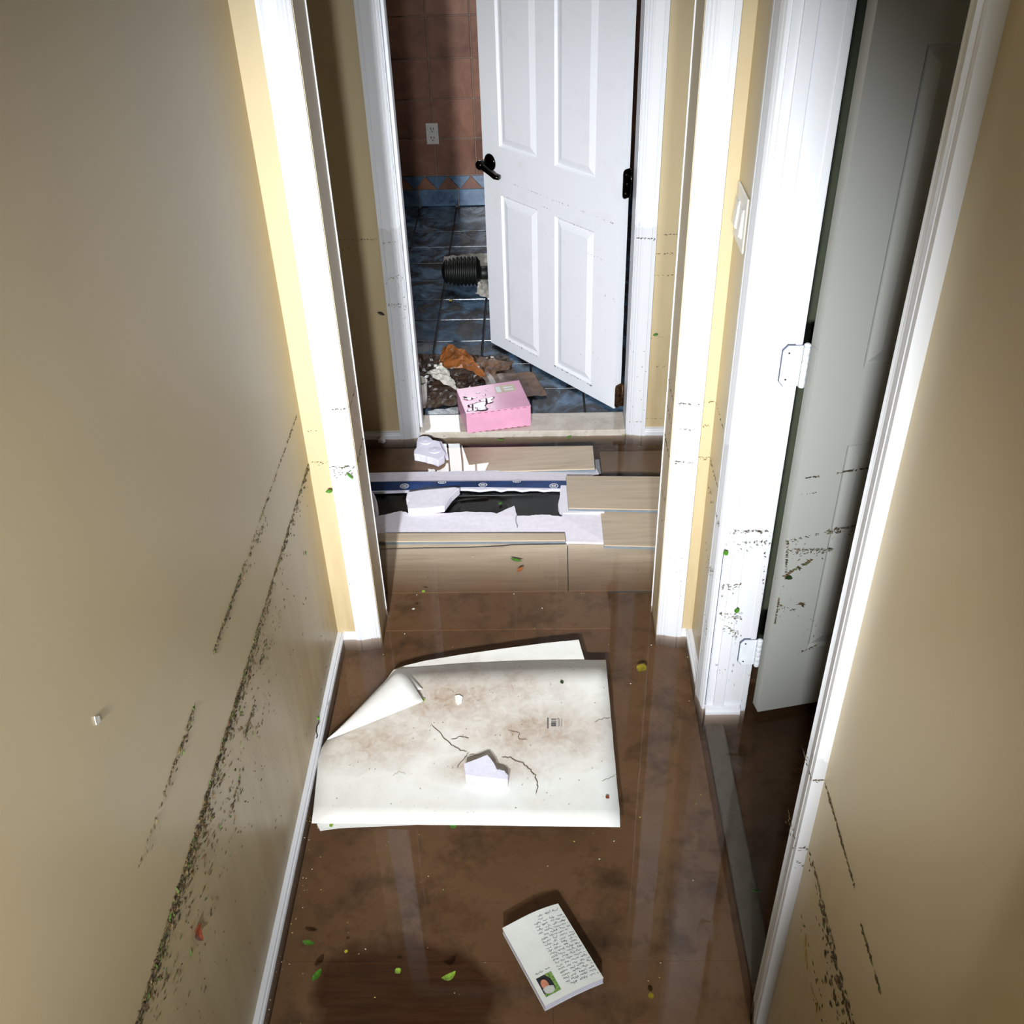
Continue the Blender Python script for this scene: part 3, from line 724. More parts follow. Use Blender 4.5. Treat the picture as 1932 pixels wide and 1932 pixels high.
# black tray under the torn gap
bt = tag(empty('black_tray', (-0.1818, 2.4150, -0.0060)), 'black ridged plastic tray showing through the torn foam gap', 'tray')
child(mesh('base', *g_prism([(-0.5724, 2.3225, -0.0070), (0.0857, 2.3207, -0.0070), (0.0915, 2.5039, -0.0050), (-0.6002, 2.5099, -0.0050)], -.010, -.006), M['blackplastic']), bt)
child(mesh('ridge', *g_tube([(-0.4017, 2.4438, -0.0020), (-0.2612, 2.4485, -0.0020), (-0.0894, 2.4497, -0.0020), (0.0759, 2.4538, -0.0020)], .0040, 8), M['blackplastic'], smooth=True), bt)
child(mesh('ridge', *g_tube([(-0.2749, 2.3715, -0.0030), (-0.2644, 2.3997, -0.0030), (-0.2472, 2.4229, -0.0030), (-0.2135, 2.4327, -0.0030), (-0.1514, 2.4366, -0.0030)], .0035, 8), M['blackplastic'], smooth=True), bt)
for c in ((-0.1764, 2.4762, -0.0040), (-0.1134, 2.4747, -0.0040), (-0.0505, 2.4732, -0.0040), (0.0137, 2.4716, -0.0040)):
    child(mesh('lip_reflection_disc', *g_lathe([(.011, 0), (.010, .003), (.006, .005)], 16, 'Z', c), M['blackplastic'], smooth=True), bt)  # solid discs imitating reflections of the scalloped lip in the tray

def slab(name, top, bot, mat, parent=None, sub_n=0):
    """solid between two outlines with the same number of points"""
    n = len(top)
    return mesh(name, list(top) + list(bot), [tuple(range(n)), tuple(range(2 * n - 1, n - 1, -1))] + [(i, i + n, (i + 1) % n + n, (i + 1) % n) for i in range(n)], mat, parent)
def lump(name, top, h, mat, label, cat='foam piece', group=None, bev=.0025):
    o = mesh(name, *g_prism(top, 0, h), mat); bevel(o, bev, 2)
    return tag(o, label, cat, group)
lump('foam_slab', ragged([(-0.3828, 2.4251, 0.0320), (-0.3356, 2.4347, 0.0320), (-0.2465, 2.4459, 0.0320), (-0.2322, 2.4402, 0.0320)], .0008, 3)[:-1] + ragged([(-0.2322, 2.4402, 0.0320), (-0.2532, 2.4035, 0.0320), (-0.2714, 2.3546, 0.0320), (-0.2866, 2.3526, 0.0300), (-0.3285, 2.3459, 0.0300), (-0.3737, 2.3444, 0.0300), (-0.3790, 2.3688, 0.0310), (-0.3724, 2.3790, 0.0310), (-0.3841, 2.3909, 0.0320), (-0.3828, 2.4251, 0.0320)], .0010, 3)[:-1],
     .022, M['foam'], 'broken lavender foam slab bridging the black gap', group='broken foam pieces', bev=.001)
lump('foam_chunk', [(-0.5074, 2.4441, 0.0340), (-0.4930, 2.4410, 0.0340), (-0.4792, 2.4167, 0.0340), (-0.4673, 2.3822, 0.0340), (-0.4614, 2.3564, 0.0320), (-0.4622, 2.3362, 0.0300), (-0.4692, 2.3313, 0.0300), (-0.4947, 2.3420, 0.0300)], .030, M['foam'], 'curved lavender foam chunk half hidden behind the left opening edge', group='broken foam pieces', bev=.006)
fc = tag(empty('rosette_foam_chunk', (-0.3429, 2.6930, 0.0000)), 'white foam chunk embossed with two round rosettes, afloat before the marble sill', 'foam piece', 'broken foam pieces')
top = ragged([(-0.3796, 2.7211, 0.0300), (-0.3651, 2.7300, 0.0320), (-0.3464, 2.7263, 0.0320), (-0.3301, 2.7074, 0.0300), (-0.3100, 2.7038, 0.0280), (-0.2999, 2.6731, 0.0240), (-0.2885, 2.6488, 0.0220), (-0.2905, 2.6282, 0.0200), (-0.3087, 2.6081, 0.0200), (-0.3322, 2.6204, 0.0220), (-0.3590, 2.6299, 0.0240), (-0.3839, 2.6364, 0.0260), (-0.3855, 2.6543, 0.0260), (-0.3787, 2.6721, 0.0280), (-0.3807, 2.6965, 0.0300), (-0.3796, 2.7211, 0.0300)], .0012, 3)[:-1]
o = child(mesh('body', *g_prism(top, 0, .026), M['foamwhite']), fc); bevel(o, .002)
for c, r in (((-0.3530, 2.7034, 0.0310), .021), ((-0.3219, 2.6601, 0.0250), .020)):
    child(mesh('rosette', *g_lathe([(r, -.006), (r * .99, -.001), (r * .9, .0012), (r * .8, .0006), (r * .62, .0004), (r * .5, .0020), (r * .35, .0010), (r * .18, .0026), (.001, .0030)], 24, 'Z', c), M['foamwhite'], smooth=True), fc)
child(mesh('torn_flap', *g_prism([(-0.3114, 2.7163, 0.0200), (-0.3049, 2.7162, 0.0180), (-0.2814, 2.6550, 0.0100), (-0.2786, 2.6342, 0.0080), (-0.2850, 2.6314, 0.0080), (-0.2971, 2.6733, 0.0160)], 0, .005), M['foamwhite']), fc)
lump('foam_crumb', [(-0.5108, 2.7501, 0.0080), (-0.5024, 2.7561, 0.0140), (-0.4924, 2.7590, 0.0160), (-0.4874, 2.7526, 0.0080), (-0.4954, 2.7466, 0.0060)], .012, M['foam'], 'tiny pinkish foam crumb floating by the far left baseboard', group='broken foam pieces', bev=.001)

# ------------------------------------------------------------------ paper sheets
us_ = mesh('poster_sheet', *g_prism([(-0.4163, 1.2878, 0.0015), (-0.4544, 1.2816, 0.0015), (-0.4632, 1.2958, 0.0015), (-0.4502, 1.5138, 0.0012), (-0.3545, 1.7387, -0.0030), (-0.3324, 1.7489, -0.0010), (-0.2825, 1.7640, 0.0010), (-0.1941, 1.7834, 0.0020), (-0.0917, 1.8020, 0.0030), (0.0115, 1.8188, 0.0040), (0.0920, 1.8278, 0.0050), (0.0961, 1.8010, 0.0040), (0.1033, 1.7604, 0.0030), (0.1164, 1.3128, 0.0015)], 0, .0012), M['paper'])
tag(us_, 'lower soaked white poster sheet peeking out from beneath the folded one', 'poster sheet', 'soaked poster sheets on the water')
ps = tag(empty('poster_sheet', (-0.1433, 1.4821, 0.0000)), 'upper soaked white poster sheet with a folded corner and a barcode', 'poster sheet', 'soaked poster sheets on the water')
# main sheet as a gently warped grid between its left and right edges
LE = [(-0.4731, 1.2949, 0.0080), (-0.4766, 1.3397, 0.0060), (-0.4828, 1.4089, 0.0050), (-0.4878, 1.4590, 0.0050), (-0.4861, 1.4920, 0.0060), (-0.4777, 1.5143, 0.0080), (-0.4542, 1.5469, 0.0090), (-0.4151, 1.6114, 0.0090), (-0.3795, 1.6705, 0.0090), (-0.3452, 1.7310, 0.0065)]
RE = [(0.1538, 1.2813, 0.0090), (0.1559, 1.3253, 0.0070), (0.1550, 1.3896, 0.0055), (0.1554, 1.4457, 0.0055), (0.1547, 1.4865, 0.0055), (0.1551, 1.5269, 0.0055), (0.1545, 1.5733, 0.0055), (0.1545, 1.6289, 0.0060), (0.1539, 1.6782, 0.0065), (0.1536, 1.7565, 0.0062)]
V, F = [], []
NX = 16; RQ = random.Random(5)
for i, (a, b) in enumerate(zip(LE, RE)):
    for k in range(NX + 1):
        t = k / NX
        dip = -.0022 * math.sin(math.pi * t) * math.sin(math.pi * i / 9) + RQ.uniform(-.0005, .0005)
        sag = .010 * math.sin(math.pi * t) if i == 9 else 0
        V.append((a[0] + (b[0] - a[0]) * t, a[1] + (b[1] - a[1]) * t + sag, a[2] + (b[2] - a[2]) * t + dip))
n0 = len(V); V += [(x, y, z - .0012) for x, y, z in V]
W_ = NX + 1
for i in range(9):
    for k in range(NX):
        q = (i * W_ + k, i * W_ + k + 1, (i + 1) * W_ + k + 1, (i + 1) * W_ + k); F.append(q); F.append(tuple(n0 + j for j in reversed(q)))
rim = [k for k in range(W_)] + [i * W_ + NX for i in range(1, 10)] + [9 * W_ + k for k in range(NX - 1, -1, -1)] + [i * W_ for i in range(8, 0, -1)]
for a, b in zip(rim, rim[1:] + rim[:1]): F.append((a, b, b + n0, a + n0))
child(mesh('sheet', V, F, M['paper'], smooth=True), ps)
def flap(name, A, B, C, h, zb, label=None):
    V, F = [], []; N, K = 10, 10
    for i in range(N + 1):
        s = i / N
        f0 = [A[j] + (B[j] - A[j]) * s for j in range(3)]; e0 = [C[j] + (B[j] - C[j]) * s for j in range(3)]
        for k in range(K + 1):
            t = k / K
            z = f0[2] + (e0[2] - f0[2]) * t + h * (1 - .75 * s) * math.sin(math.pi * min(1, t * 1.0) ** .75)
            V.append((f0[0] + (e0[0] - f0[0]) * t, f0[1] + (e0[1] - f0[1]) * t, z))
    n0 = len(V); V += [(x, y, z - .0010) for x, y, z in V]
    for i in range(N):
        for k in range(K):
            q = (i * 11 + k, i * 11 + k + 1, (i + 1) * 11 + k + 1, (i + 1) * 11 + k); F.append(q); F.append(tuple(n0 + j for j in reversed(q)))
    for i in range(N): F.append((i * 11 + K, i * 11 + 11 + K, n0 + i * 11 + 11 + K, n0 + i * 11 + K)); F.append((i * 11, i * 11 + 11, n0 + i * 11 + 11, n0 + i * 11))
    for k in range(K): F.append((k, k + 1, n0 + k + 1, n0 + k))
    o = child(mesh(name, V, F, M['cleanpaper'], smooth=True), ps)
    return o
flap('second_flap', (-0.3329, 1.7256, 0.0100), (-0.3942, 1.6397, 0.0100), (-0.2766, 1.6594, 0.0140), .006, 0)
flap('folded_corner', (-0.3407, 1.7275, 0.0100), (-0.4751, 1.5134, 0.0090), (-0.2703, 1.6177, 0.0180), .016, 0)
def ribbon(name, pts, wd, mat, dz=.0012):
    V, F = [], []
    for i, p in enumerate(pts):
        a = pts[max(i - 1, 0)]; b = pts[min(i + 1, len(pts) - 1)]
        dx, dy = b[0] - a[0], b[1] - a[1]; L = math.hypot(dx, dy) or 1
        ww = wd * (.25 if i in (0, len(pts) - 1) else 1)
        V += [(p[0] - dy / L * ww, p[1] + dx / L * ww, p[2] + dz), (p[0] + dy / L * ww, p[1] - dx / L * ww, p[2] + dz)]
    for i in range(len(pts) - 1): F.append((2 * i, 2 * i + 1, 2 * i + 3, 2 * i + 2))
    return mesh(name, V, F, mat)
def wobble(pts):
    out = []
    for a, b in zip(pts, pts[1:]):
        for k in range(4):
            t = k / 4; out.append((a[0] + (b[0] - a[0]) * t + RQ.uniform(-.0022, .0022), a[1] + (b[1] - a[1]) * t + RQ.uniform(-.0022, .0022), a[2]))
    return out + [pts[-1]]
for pts, wd in (([(-0.2510, 1.5603, 0.0055), (-0.2197, 1.5200, 0.0055), (-0.2008, 1.4987, 0.0055), (-0.1825, 1.4852, 0.0055), (-0.1636, 1.4776, 0.0055)], .0013),
                ([(-0.1832, 1.4358, 0.0055), (-0.1782, 1.4486, 0.0055), (-0.1642, 1.4659, 0.0055), (-0.1613, 1.4776, 0.0055)], .0010), ([(-0.1610, 1.4717, 0.0055), (-0.1447, 1.4687, 0.0055), (-0.1254, 1.4743, 0.0055)], .0011),
                ([(-0.0906, 1.4653, 0.0055), (-0.0710, 1.4622, 0.0055), (-0.0446, 1.4460, 0.0055), (-0.0275, 1.4288, 0.0055), (-0.0162, 1.4132, 0.0055), (-0.0119, 1.3909, 0.0055), (-0.0154, 1.3636, 0.0055)], .0014),
                ([(-0.0769, 1.5400, 0.0055), (-0.0509, 1.5320, 0.0055), (-0.0531, 1.5123, 0.0055), (-0.0333, 1.5121, 0.0055)], .0009), ([(-0.2028, 1.5138, 0.0055), (-0.1798, 1.5211, 0.0055), (-0.1620, 1.5179, 0.0055)], .0012),
                ([(-0.3212, 1.4142, 0.0055), (-0.3088, 1.4254, 0.0055), (-0.2944, 1.4182, 0.0055)], .0005), ([(0.1148, 1.5628, 0.0055), (0.1390, 1.5719, 0.0055), (0.1523, 1.5749, 0.0055)], .0009), ([(0.1244, 1.3981, 0.0055), (0.1405, 1.4063, 0.0055), (0.1556, 1.4146, 0.0055)], .0006)):
    child(ribbon('tear_line', wobble(pts), wd * .62, M['brown']), ps)
bc = empty('barcode_print', (0.0259, 1.5579, 0.0085)); bc.location = Vector((0.0259, 1.5579, 0.0085)) * U
bc.parent = ps; bc.matrix_parent_inverse = Matrix.Translation(-ps.location)
def ink(name, a, b, c, d_, mat, dz):
    pts = [(p[0], p[1], p[2] + dz) for p in (a, b, c, d_)]
    o = mesh(name, pts, [(0, 1, 2, 3)], M[mat]); o.parent = bc; o.matrix_parent_inverse = Matrix.Translation(-bc.location); return o
ink('caption_bar', (0.0108, 1.5431, 0.0062), (0.0136, 1.5430, 0.0062), (0.0141, 1.5750, 0.0062), (0.0112, 1.5750, 0.0062), 'darkink', .0008)
ink('bar', (0.0202, 1.5678, 0.0062), (0.0314, 1.5677, 0.0062), (0.0315, 1.5708, 0.0062), (0.0202, 1.5710, 0.0062), 'greyink', .0008)
ink('bar', (0.0201, 1.5628, 0.0062), (0.0319, 1.5627, 0.0062), (0.0320, 1.5643, 0.0062), (0.0201, 1.5644, 0.0062), 'greyink', .0008)
ink('bar', (0.0199, 1.5554, 0.0062), (0.0306, 1.5552, 0.0062), (0.0307, 1.5602, 0.0062), (0.0200, 1.5603, 0.0062), 'darkink', .0008)
ink('bar', (0.0198, 1.5492, 0.0062), (0.0307, 1.5490, 0.0062), (0.0308, 1.5537, 0.0062), (0.0199, 1.5538, 0.0062), 'darkink', .0008)
ink('text_line', (0.0351, 1.5475, 0.0062), (0.0363, 1.5474, 0.0062), (0.0369, 1.5747, 0.0062), (0.0357, 1.5747, 0.0062), 'greyink', .0008)
ink('text_line', (0.0378, 1.5490, 0.0062), (0.0387, 1.5490, 0.0062), (0.0393, 1.5723, 0.0062), (0.0383, 1.5723, 0.0062), 'greyink', .0008)
ink('text_line', (0.0422, 1.5474, 0.0062), (0.0434, 1.5474, 0.0062), (0.0440, 1.5731, 0.0062), (0.0428, 1.5731, 0.0062), 'greyink', .0008)
lump('foam_chunk', ragged([(-0.1678, 1.4282, 0.0300), (-0.1490, 1.4366, 0.0300), (-0.1179, 1.4521, 0.0300), (-0.1108, 1.4420, 0.0300), (-0.1001, 1.4214, 0.0290), (-0.0965, 1.4129, 0.0290), (-0.0808, 1.4108, 0.0280), (-0.0728, 1.3982, 0.0280), (-0.0737, 1.3857, 0.0280), (-0.0992, 1.3879, 0.0290), (-0.1326, 1.3923, 0.0290), (-0.1628, 1.3959, 0.0300), (-0.1678, 1.4282, 0.0300)], .0011, 3)[:-1],
     .024, M['foamwhite'], 'angular white foam chunk lying on the soaked poster sheet', group='broken foam pieces', bev=.0015)
lump('foam_crumb', [(-0.2005, 1.6405, 0.0120), (-0.1909, 1.6437, 0.0120), (-0.1820, 1.6370, 0.0120), (-0.1837, 1.6216, 0.0110), (-0.1930, 1.6152, 0.0110), (-0.1984, 1.6257, 0.0120)], .006, M['cleanpaper'], 'small white foam crumb on the brown stained part of the poster sheet', group='broken foam pieces', bev=.001)

# ------------------------------------------------------------------ paperback book
bk = tag(empty('paperback_book', (0.0125, 1.0151, 0.0000)), 'white paperback floating face down with a small portrait photo on its cover', 'book')
b0, b1, b3 = Vector((-0.079, 1.061, 0)), Vector((0.025, 1.111, 0)), Vector((-0.002, 0.913, 0))
ex, ey = b1 - b0, b3 - b0            # across the page, along the page
def B(a, b, z=0):
    bow = .007 * math.sin(math.pi * min(1, max(0, a)) ** 1.2) * (1 - .4 * b)
    p = b0 + ex * a + ey * b
    return (p.x, p.y, .0105 + bow + .003 * (b - .5) + z)
def sheetmesh(name, z0, z1, mat, a0=0, a1=1, b0_=0, b1_=1, n=8):
    V, F = [], []
    for zf in (z1, z0):
        for i in range(n + 1):
            for k in range(n + 1):
                V.append(B(a0 + (a1 - a0) * i / n, b0_ + (b1_ - b0_) * k / n, zf))
    m = (n + 1) ** 2; w_ = n + 1
    for i in range(n):
        for k in range(n):
            q = (i * w_ + k, (i + 1) * w_ + k, (i + 1) * w_ + k + 1, i * w_ + k + 1); F.append(q); F.append(tuple(m + j for j in reversed(q)))
    rim = [k for k in range(w_)] + [i * w_ + n for i in range(1, w_)] + [n * w_ + k for k in range(n - 1, -1, -1)] + [i * w_ for i in range(n - 1, 0, -1)]
    for a, b in zip(rim, rim[1:] + rim[:1]): F.append((a, b, b + m, a + m))
    return child(mesh(name, V, F, mat), bk)
sheetmesh('pages', -.0165, -.0012, M['pages'], .008, .992, .004, .996)
cv = sheetmesh('cover', -.0010, 0, M['bookcover'])
sheetmesh('cover', -.0178, -.0168, M['bookcover'])
RT = random.Random(21)
V, F = [], []
def stroke(a0_, b0__, a1_, b1__, wd):
    m = len(V); L = math.hypot((a1_ - a0_) * .115, (b1__ - b0__) * .167) or 1e-6
    na, nb = -(b1__ - b0__) * .167 / L * wd / .115, (a1_ - a0_) * .115 / L * wd / .167
    for a, b in ((a0_ + na, b0__ + nb), (a1_ + na, b1__ + nb), (a1_ - na, b1__ - nb), (a0_ - na, b0__ - nb)): V.append(B(a, b, .0005))
    F.append((m, m + 1, m + 2, m + 3))
def scrawl(b, a0_, a1_, dens=1.0):
    a = a0_
    while a < a1_:
        wl = RT.uniform(.06, .13); e = min(a + wl, a1_); p = (a, b)
        while p[0] < e:
            q = (p[0] + RT.uniform(.008, .018), b + RT.uniform(-.008, .010)); stroke(*p, *q, .00032); p = q
            if RT.random() < .25: stroke(p[0], p[1], p[0] + RT.uniform(-.004, .004), p[1] - .016, .00028)
            if RT.random() < .3: stroke(p[0] - .004, p[1] + .012, p[0] + .001, p[1] + .012, .0004)
        a = e + RT.uniform(.025, .06)
for i, (s, e) in enumerate([(.58, .97), (.56, .64), (.46, .97), (.46, .97), (.46, .97), (.45, .97), (.52, .97), (.44, .90), (.44, .97), (.44, .97), (.44, .97), (.44, .97), (.44, .97), (.44, .97), (.44, .97), (.45, .97), (.44, .97), (.44, .97), (.44, .97), (.44, .97), (.44, .97), (.44, .97), (.50, .97)]):
    scrawl(.07 + i * .0385, s, e)
scrawl(.655, .10, .34)
sub(mesh('printed_text', V, F, M['darkink']), cv, bk)
def patch(name, pts, mat, z):
    o = mesh(name, [B(a, b, z) for a, b in pts], [tuple(range(len(pts)))], M[mat]); sub(o, cv, bk); return o
PX0, PX1, PY0, PY1 = .075, .33, .700, .925
def pp(u, v): return (PX0 + (PX1 - PX0) * u, PY0 + (PY1 - PY0) * v)
patch('photo_print', [pp(0, 0), pp(1, 0), pp(1, 1), pp(0, 1)], 'printdark', .0005)
patch('photo_print', [pp(.55, .0), pp(1, 0), pp(1, 1), pp(.72, 1), pp(.80, .6), pp(.78, .3)], 'printgreen', .0008)
patch('photo_print', [pp(.0, .86), pp(.2, .80), pp(.75, .86), pp(.75, 1), pp(0, 1)], 'printgreen', .0008)
patch('photo_print', [pp(.30 + .22 * math.cos(k * math.pi / 7), .42 + .26 * math.sin(k * math.pi / 7) + .02) for k in range(14)], 'skin', .0011)
patch('photo_print', [pp(.06, .62), pp(.25, .55), pp(.50, .58), pp(.72, .66), pp(.70, .86), pp(.50, .95), pp(.22, .92), pp(.08, .80)], 'printgrey', .0014)

# ------------------------------------------------------------------ pink box on the sill
pb = tag(empty('pink_box', (-0.14, 2.85, 0.022)), 'wet pink cardboard box lying on the marble sill', 'box')
q0, q1, q2, q3 = Vector((-0.2250, 2.753, 0)), Vector((-0.0235, 2.795, 0)), Vector((-0.062, 2.958, 0)), Vector((-0.263, 2.906, 0))
def K(u, v, z):
    a = q0.lerp(q1, u); b = q3.lerp(q2, u); p = a.lerp(b, v); return (p.x, p.y, z)
child(mesh('body', [K(0, 0, .0235), K(1, 0, .0235), K(1, 1, .0235), K(0, 1, .0235), K(0, 0, .0935), K(1, 0, .0935), K(1, 1, .0935), K(0, 1, .0935)], [(0, 3, 2, 1), (4, 5, 6, 7), (0, 1, 5, 4), (1, 2, 6, 5), (2, 3, 7, 6), (3, 0, 4, 7)], M['pink']), pb)
ld = child(mesh('lid', [K(-.004, -.006, .0937), K(1.004, -.006, .0937), K(1.004, 1.006, .0937), K(-.004, 1.006, .0937), K(-.004, -.006, .0965), K(1.004, -.006, .0965), K(1.004, 1.006, .0965), K(-.004, 1.006, .0965)], [(0, 3, 2, 1), (4, 5, 6, 7), (0, 1, 5, 4), (1, 2, 6, 5), (2, 3, 7, 6), (3, 0, 4, 7)], M['pink']), pb)
def lab(name, u0, u1, v0, v1, mat, z):
    o = mesh(name, [K(u0, v0, z), K(u1, v0, z), K(u1, v1, z), K(u0, v1, z)], [(0, 1, 2, 3)], M[mat]); sub(o, ld, pb); return o
lab('label_sticker', .58, .90, .62, .90, 'sticker', .0968); lab('label_print', .59, .66, .66, .87, 'logo', .0971)
for v in (.68, .77): lab('label_print', .71, .86, v, v + .045, 'logo', .0971)
for i in range(9): child(mesh('lid_slot', *g_box(0, .010, -.0006, .0008, .0928, .0942), M['pinkedge'], loc=tuple(K(.08 + i * .1, -.0065, 0))), pb).rotation_euler = (0, 0, math.atan2(.042, .2015))
for i in range(9): child(mesh('lid_slot', *g_box(0, .010, -.0006, .0008, .0235, .0250), M['pinkedge'], loc=tuple(K(.08 + i * .1, -.004, 0))), pb).rotation_euler = (0, 0, math.atan2(.042, .2015))
# water standing on the lid
RW = random.Random(2)
for i, (u, v, a, b) in enumerate([(.25, .22, .14, .20), (.40, .40, .10, .12), (.15, .55, .09, .05), (.30, .75, .04, .03), (.45, .80, .03, .03), (.38, .62, .03, .03), (.12, .12, .08, .08)]):
    n = 18; ph = RW.uniform(0, 6)
    rr = [1 + .35 * math.sin(3 * 2 * math.pi * k / n + ph) + .2 * math.sin(5 * 2 * math.pi * k / n + 2 * ph) for k in range(n)]
    ring = [(u + a * rr[k] * math.cos(2 * math.pi * k / n), v + b * rr[k] * math.sin(2 * math.pi * k / n)) for k in range(n)]
    ring = [(min(.98, max(.01, p)), min(.98, max(.01, q))) for p, q in ring]
    V = [K(p, q, .0966) for p, q in ring] + [K(u + (p - u) * .8, v + (q - v) * .8, .0976) for p, q in ring]
    F = [(k, (k + 1) % n, n + (k + 1) % n, n + k) for k in range(n)] + [tuple(range(n, 2 * n))]
    o = mesh('water_puddle', V, F, M['puddle']); sub(o, ld, pb)

# ------------------------------------------------------------------ flotsam on the bathroom floor
def crumple(name, c, nx, ny, amp, mat, label, cat, seed, jag=.004, zb=.021, ripple=None):
    """crumpled sheet: bilinear patch between four corners (front-left, front-right, back-right, back-left)"""
    r = random.Random(seed); V, F = [], []
    hs = [[r.random() for _ in range(ny + 1)] for _ in range(nx + 1)]
    for i in range(nx + 1):
        for k in range(ny + 1):
            s, t = i / nx, k / ny
            x = (c[0][0] * (1 - s) + c[1][0] * s) * (1 - t) + (c[3][0] * (1 - s) + c[2][0] * s) * t
            y = (c[0][1] * (1 - s) + c[1][1] * s) * (1 - t) + (c[3][1] * (1 - s) + c[2][1] * s) * t
            z = (c[0][2] * (1 - s) + c[1][2] * s) * (1 - t) + (c[3][2] * (1 - s) + c[2][2] * s) * t
            e = jag if (i in (0, nx) or k in (0, ny)) else jag * .5
            rp = ripple(s, t) if ripple else 0
            V.append((x + r.uniform(-e, e), y + r.uniform(-e, e), max(zb, z + amp * hs[i][k] + rp)))
    n0 = len(V); V += [(x, y, z - .0015) for x, y, z in V]; w_ = ny + 1
    for i in range(nx):
        for k in range(ny):
            q = (i * w_ + k, (i + 1) * w_ + k, (i + 1) * w_ + k + 1, i * w_ + k + 1); F.append(q); F.append(tuple(n0 + j for j in reversed(q)))
    rim = [k for k in range(w_)] + [i * w_ + ny for i in range(1, nx + 1)] + [nx * w_ + k for k in range(ny - 1, -1, -1)] + [i * w_ for i in range(nx - 1, 0, -1)]
    for a, b in zip(rim, rim[1:] + rim[:1]): F.append((a, b, b + n0, a + n0))
    return tag(mesh(name, V, F, M[mat], smooth=False), label, cat)
crumple('wet_mat', [(-0.3705, 2.9108, 0.0230), (-0.0528, 2.9801, 0.0230), (-0.1017, 3.2665, 0.0230), (-0.4343, 3.2949, 0.0230)], 30, 24, .0022, 'wovenwet', 'dark wrinkled woven mat lying wet inside the bathroom doorway', 'mat', 3, .004, ripple=lambda s, t: .0028 * math.sin(42 * s + 12 * t) + .002 * math.sin(55 * t + 8 * s))
crumple('brown_cardboard', [(-0.1357, 2.9636, 0.0260), (0.0304, 2.9792, 0.0260), (-0.0169, 3.1356, 0.0270), (-0.2001, 3.1252, 0.0300)], 10, 7, .004, 'brownwet', 'flat wet brown cardboard flap behind the pink box', 'cardboard', 4, .003)
crumple('brown_wrapping', [(-0.1992, 3.0989, 0.0280), (-0.1052, 3.1482, 0.0280), (-0.0856, 3.2015, 0.0300), (-0.2511, 3.2399, 0.0400)], 9, 6, .012, 'brownwet', 'limp wet brown wrapping beside the orange leather scrap', 'wrapping', 8, .005)
crumple('leather_scrap', [(-0.3286, 3.1524, 0.0300), (-0.1748, 3.0835, 0.0320), (-0.2319, 3.1825, 0.0700), (-0.3124, 3.2245, 0.0950)], 9, 8, .014, 'kraft', 'stiff orange brown leather scrap standing up in a fold', 'scrap', 6, .005, ripple=lambda s, t: .02 * math.sin(math.pi * s) * (1 - t))
crumple('leather_scrap', [(-0.3494, 3.1838, 0.0300), (-0.3106, 3.1594, 0.0300), (-0.3083, 3.2334, 0.0800), (-0.3302, 3.2607, 0.0600)], 5, 6, .010, 'kraft', 'dark narrow leather scrap leaning left of the orange one', 'scrap', 9, .004)
crumple('crumpled_paper', [(-0.3791, 3.1043, 0.0450), (-0.2687, 3.0068, 0.0300), (-0.3039, 3.1220, 0.0400), (-0.3353, 3.1618, 0.0500)], 9, 8, .012, 'oldpaper', 'crumpled dirty white paper lying on the dark woven mat', 'paper', 12, .005)
crumple('sodden_sheet', [(-0.3840, 4.0307, 0.0250), (-0.1960, 3.9677, 0.0250), (-0.2028, 4.1896, 0.0300), (-0.3919, 4.1532, 0.0300)], 10, 6, .010, 'oldpaper', 'sodden grey sheet behind the black ribbed bellows', 'paper', 14, .006)
crumple('paper_scrap', [(-0.2409, 3.7869, 0.0240), (-0.1802, 3.7350, 0.0240), (-0.1860, 3.9346, 0.0300), (-0.2345, 3.8612, 0.0450)], 7, 6, .008, 'oldpaper', 'small white paper scrap under the far door edge', 'paper', 15, .004)
# white cup by the left jamb
cp = tag(empty('white_cup', (-0.4030, 2.9391, 0.0210)), 'white plastic cup standing behind the left bathroom door jamb', 'cup')
cc = (-0.3941, 2.9389, 0.0210)
child(mesh('wall', *g_lathe([(.026, 0), (.029, .030), (.033, .088), (.034, .090), (.0315, .089), (.0285, .055), (.026, .006), (.002, .006)], 24, 'Z', cc), M['cup'], smooth=True), cp)
child(mesh('base_ring', *g_lathe([(.0255, -.0005), (.0275, -.0005), (.0275, .003), (.0255, .003)], 24, 'Z', cc, False), M['cup']), cp)
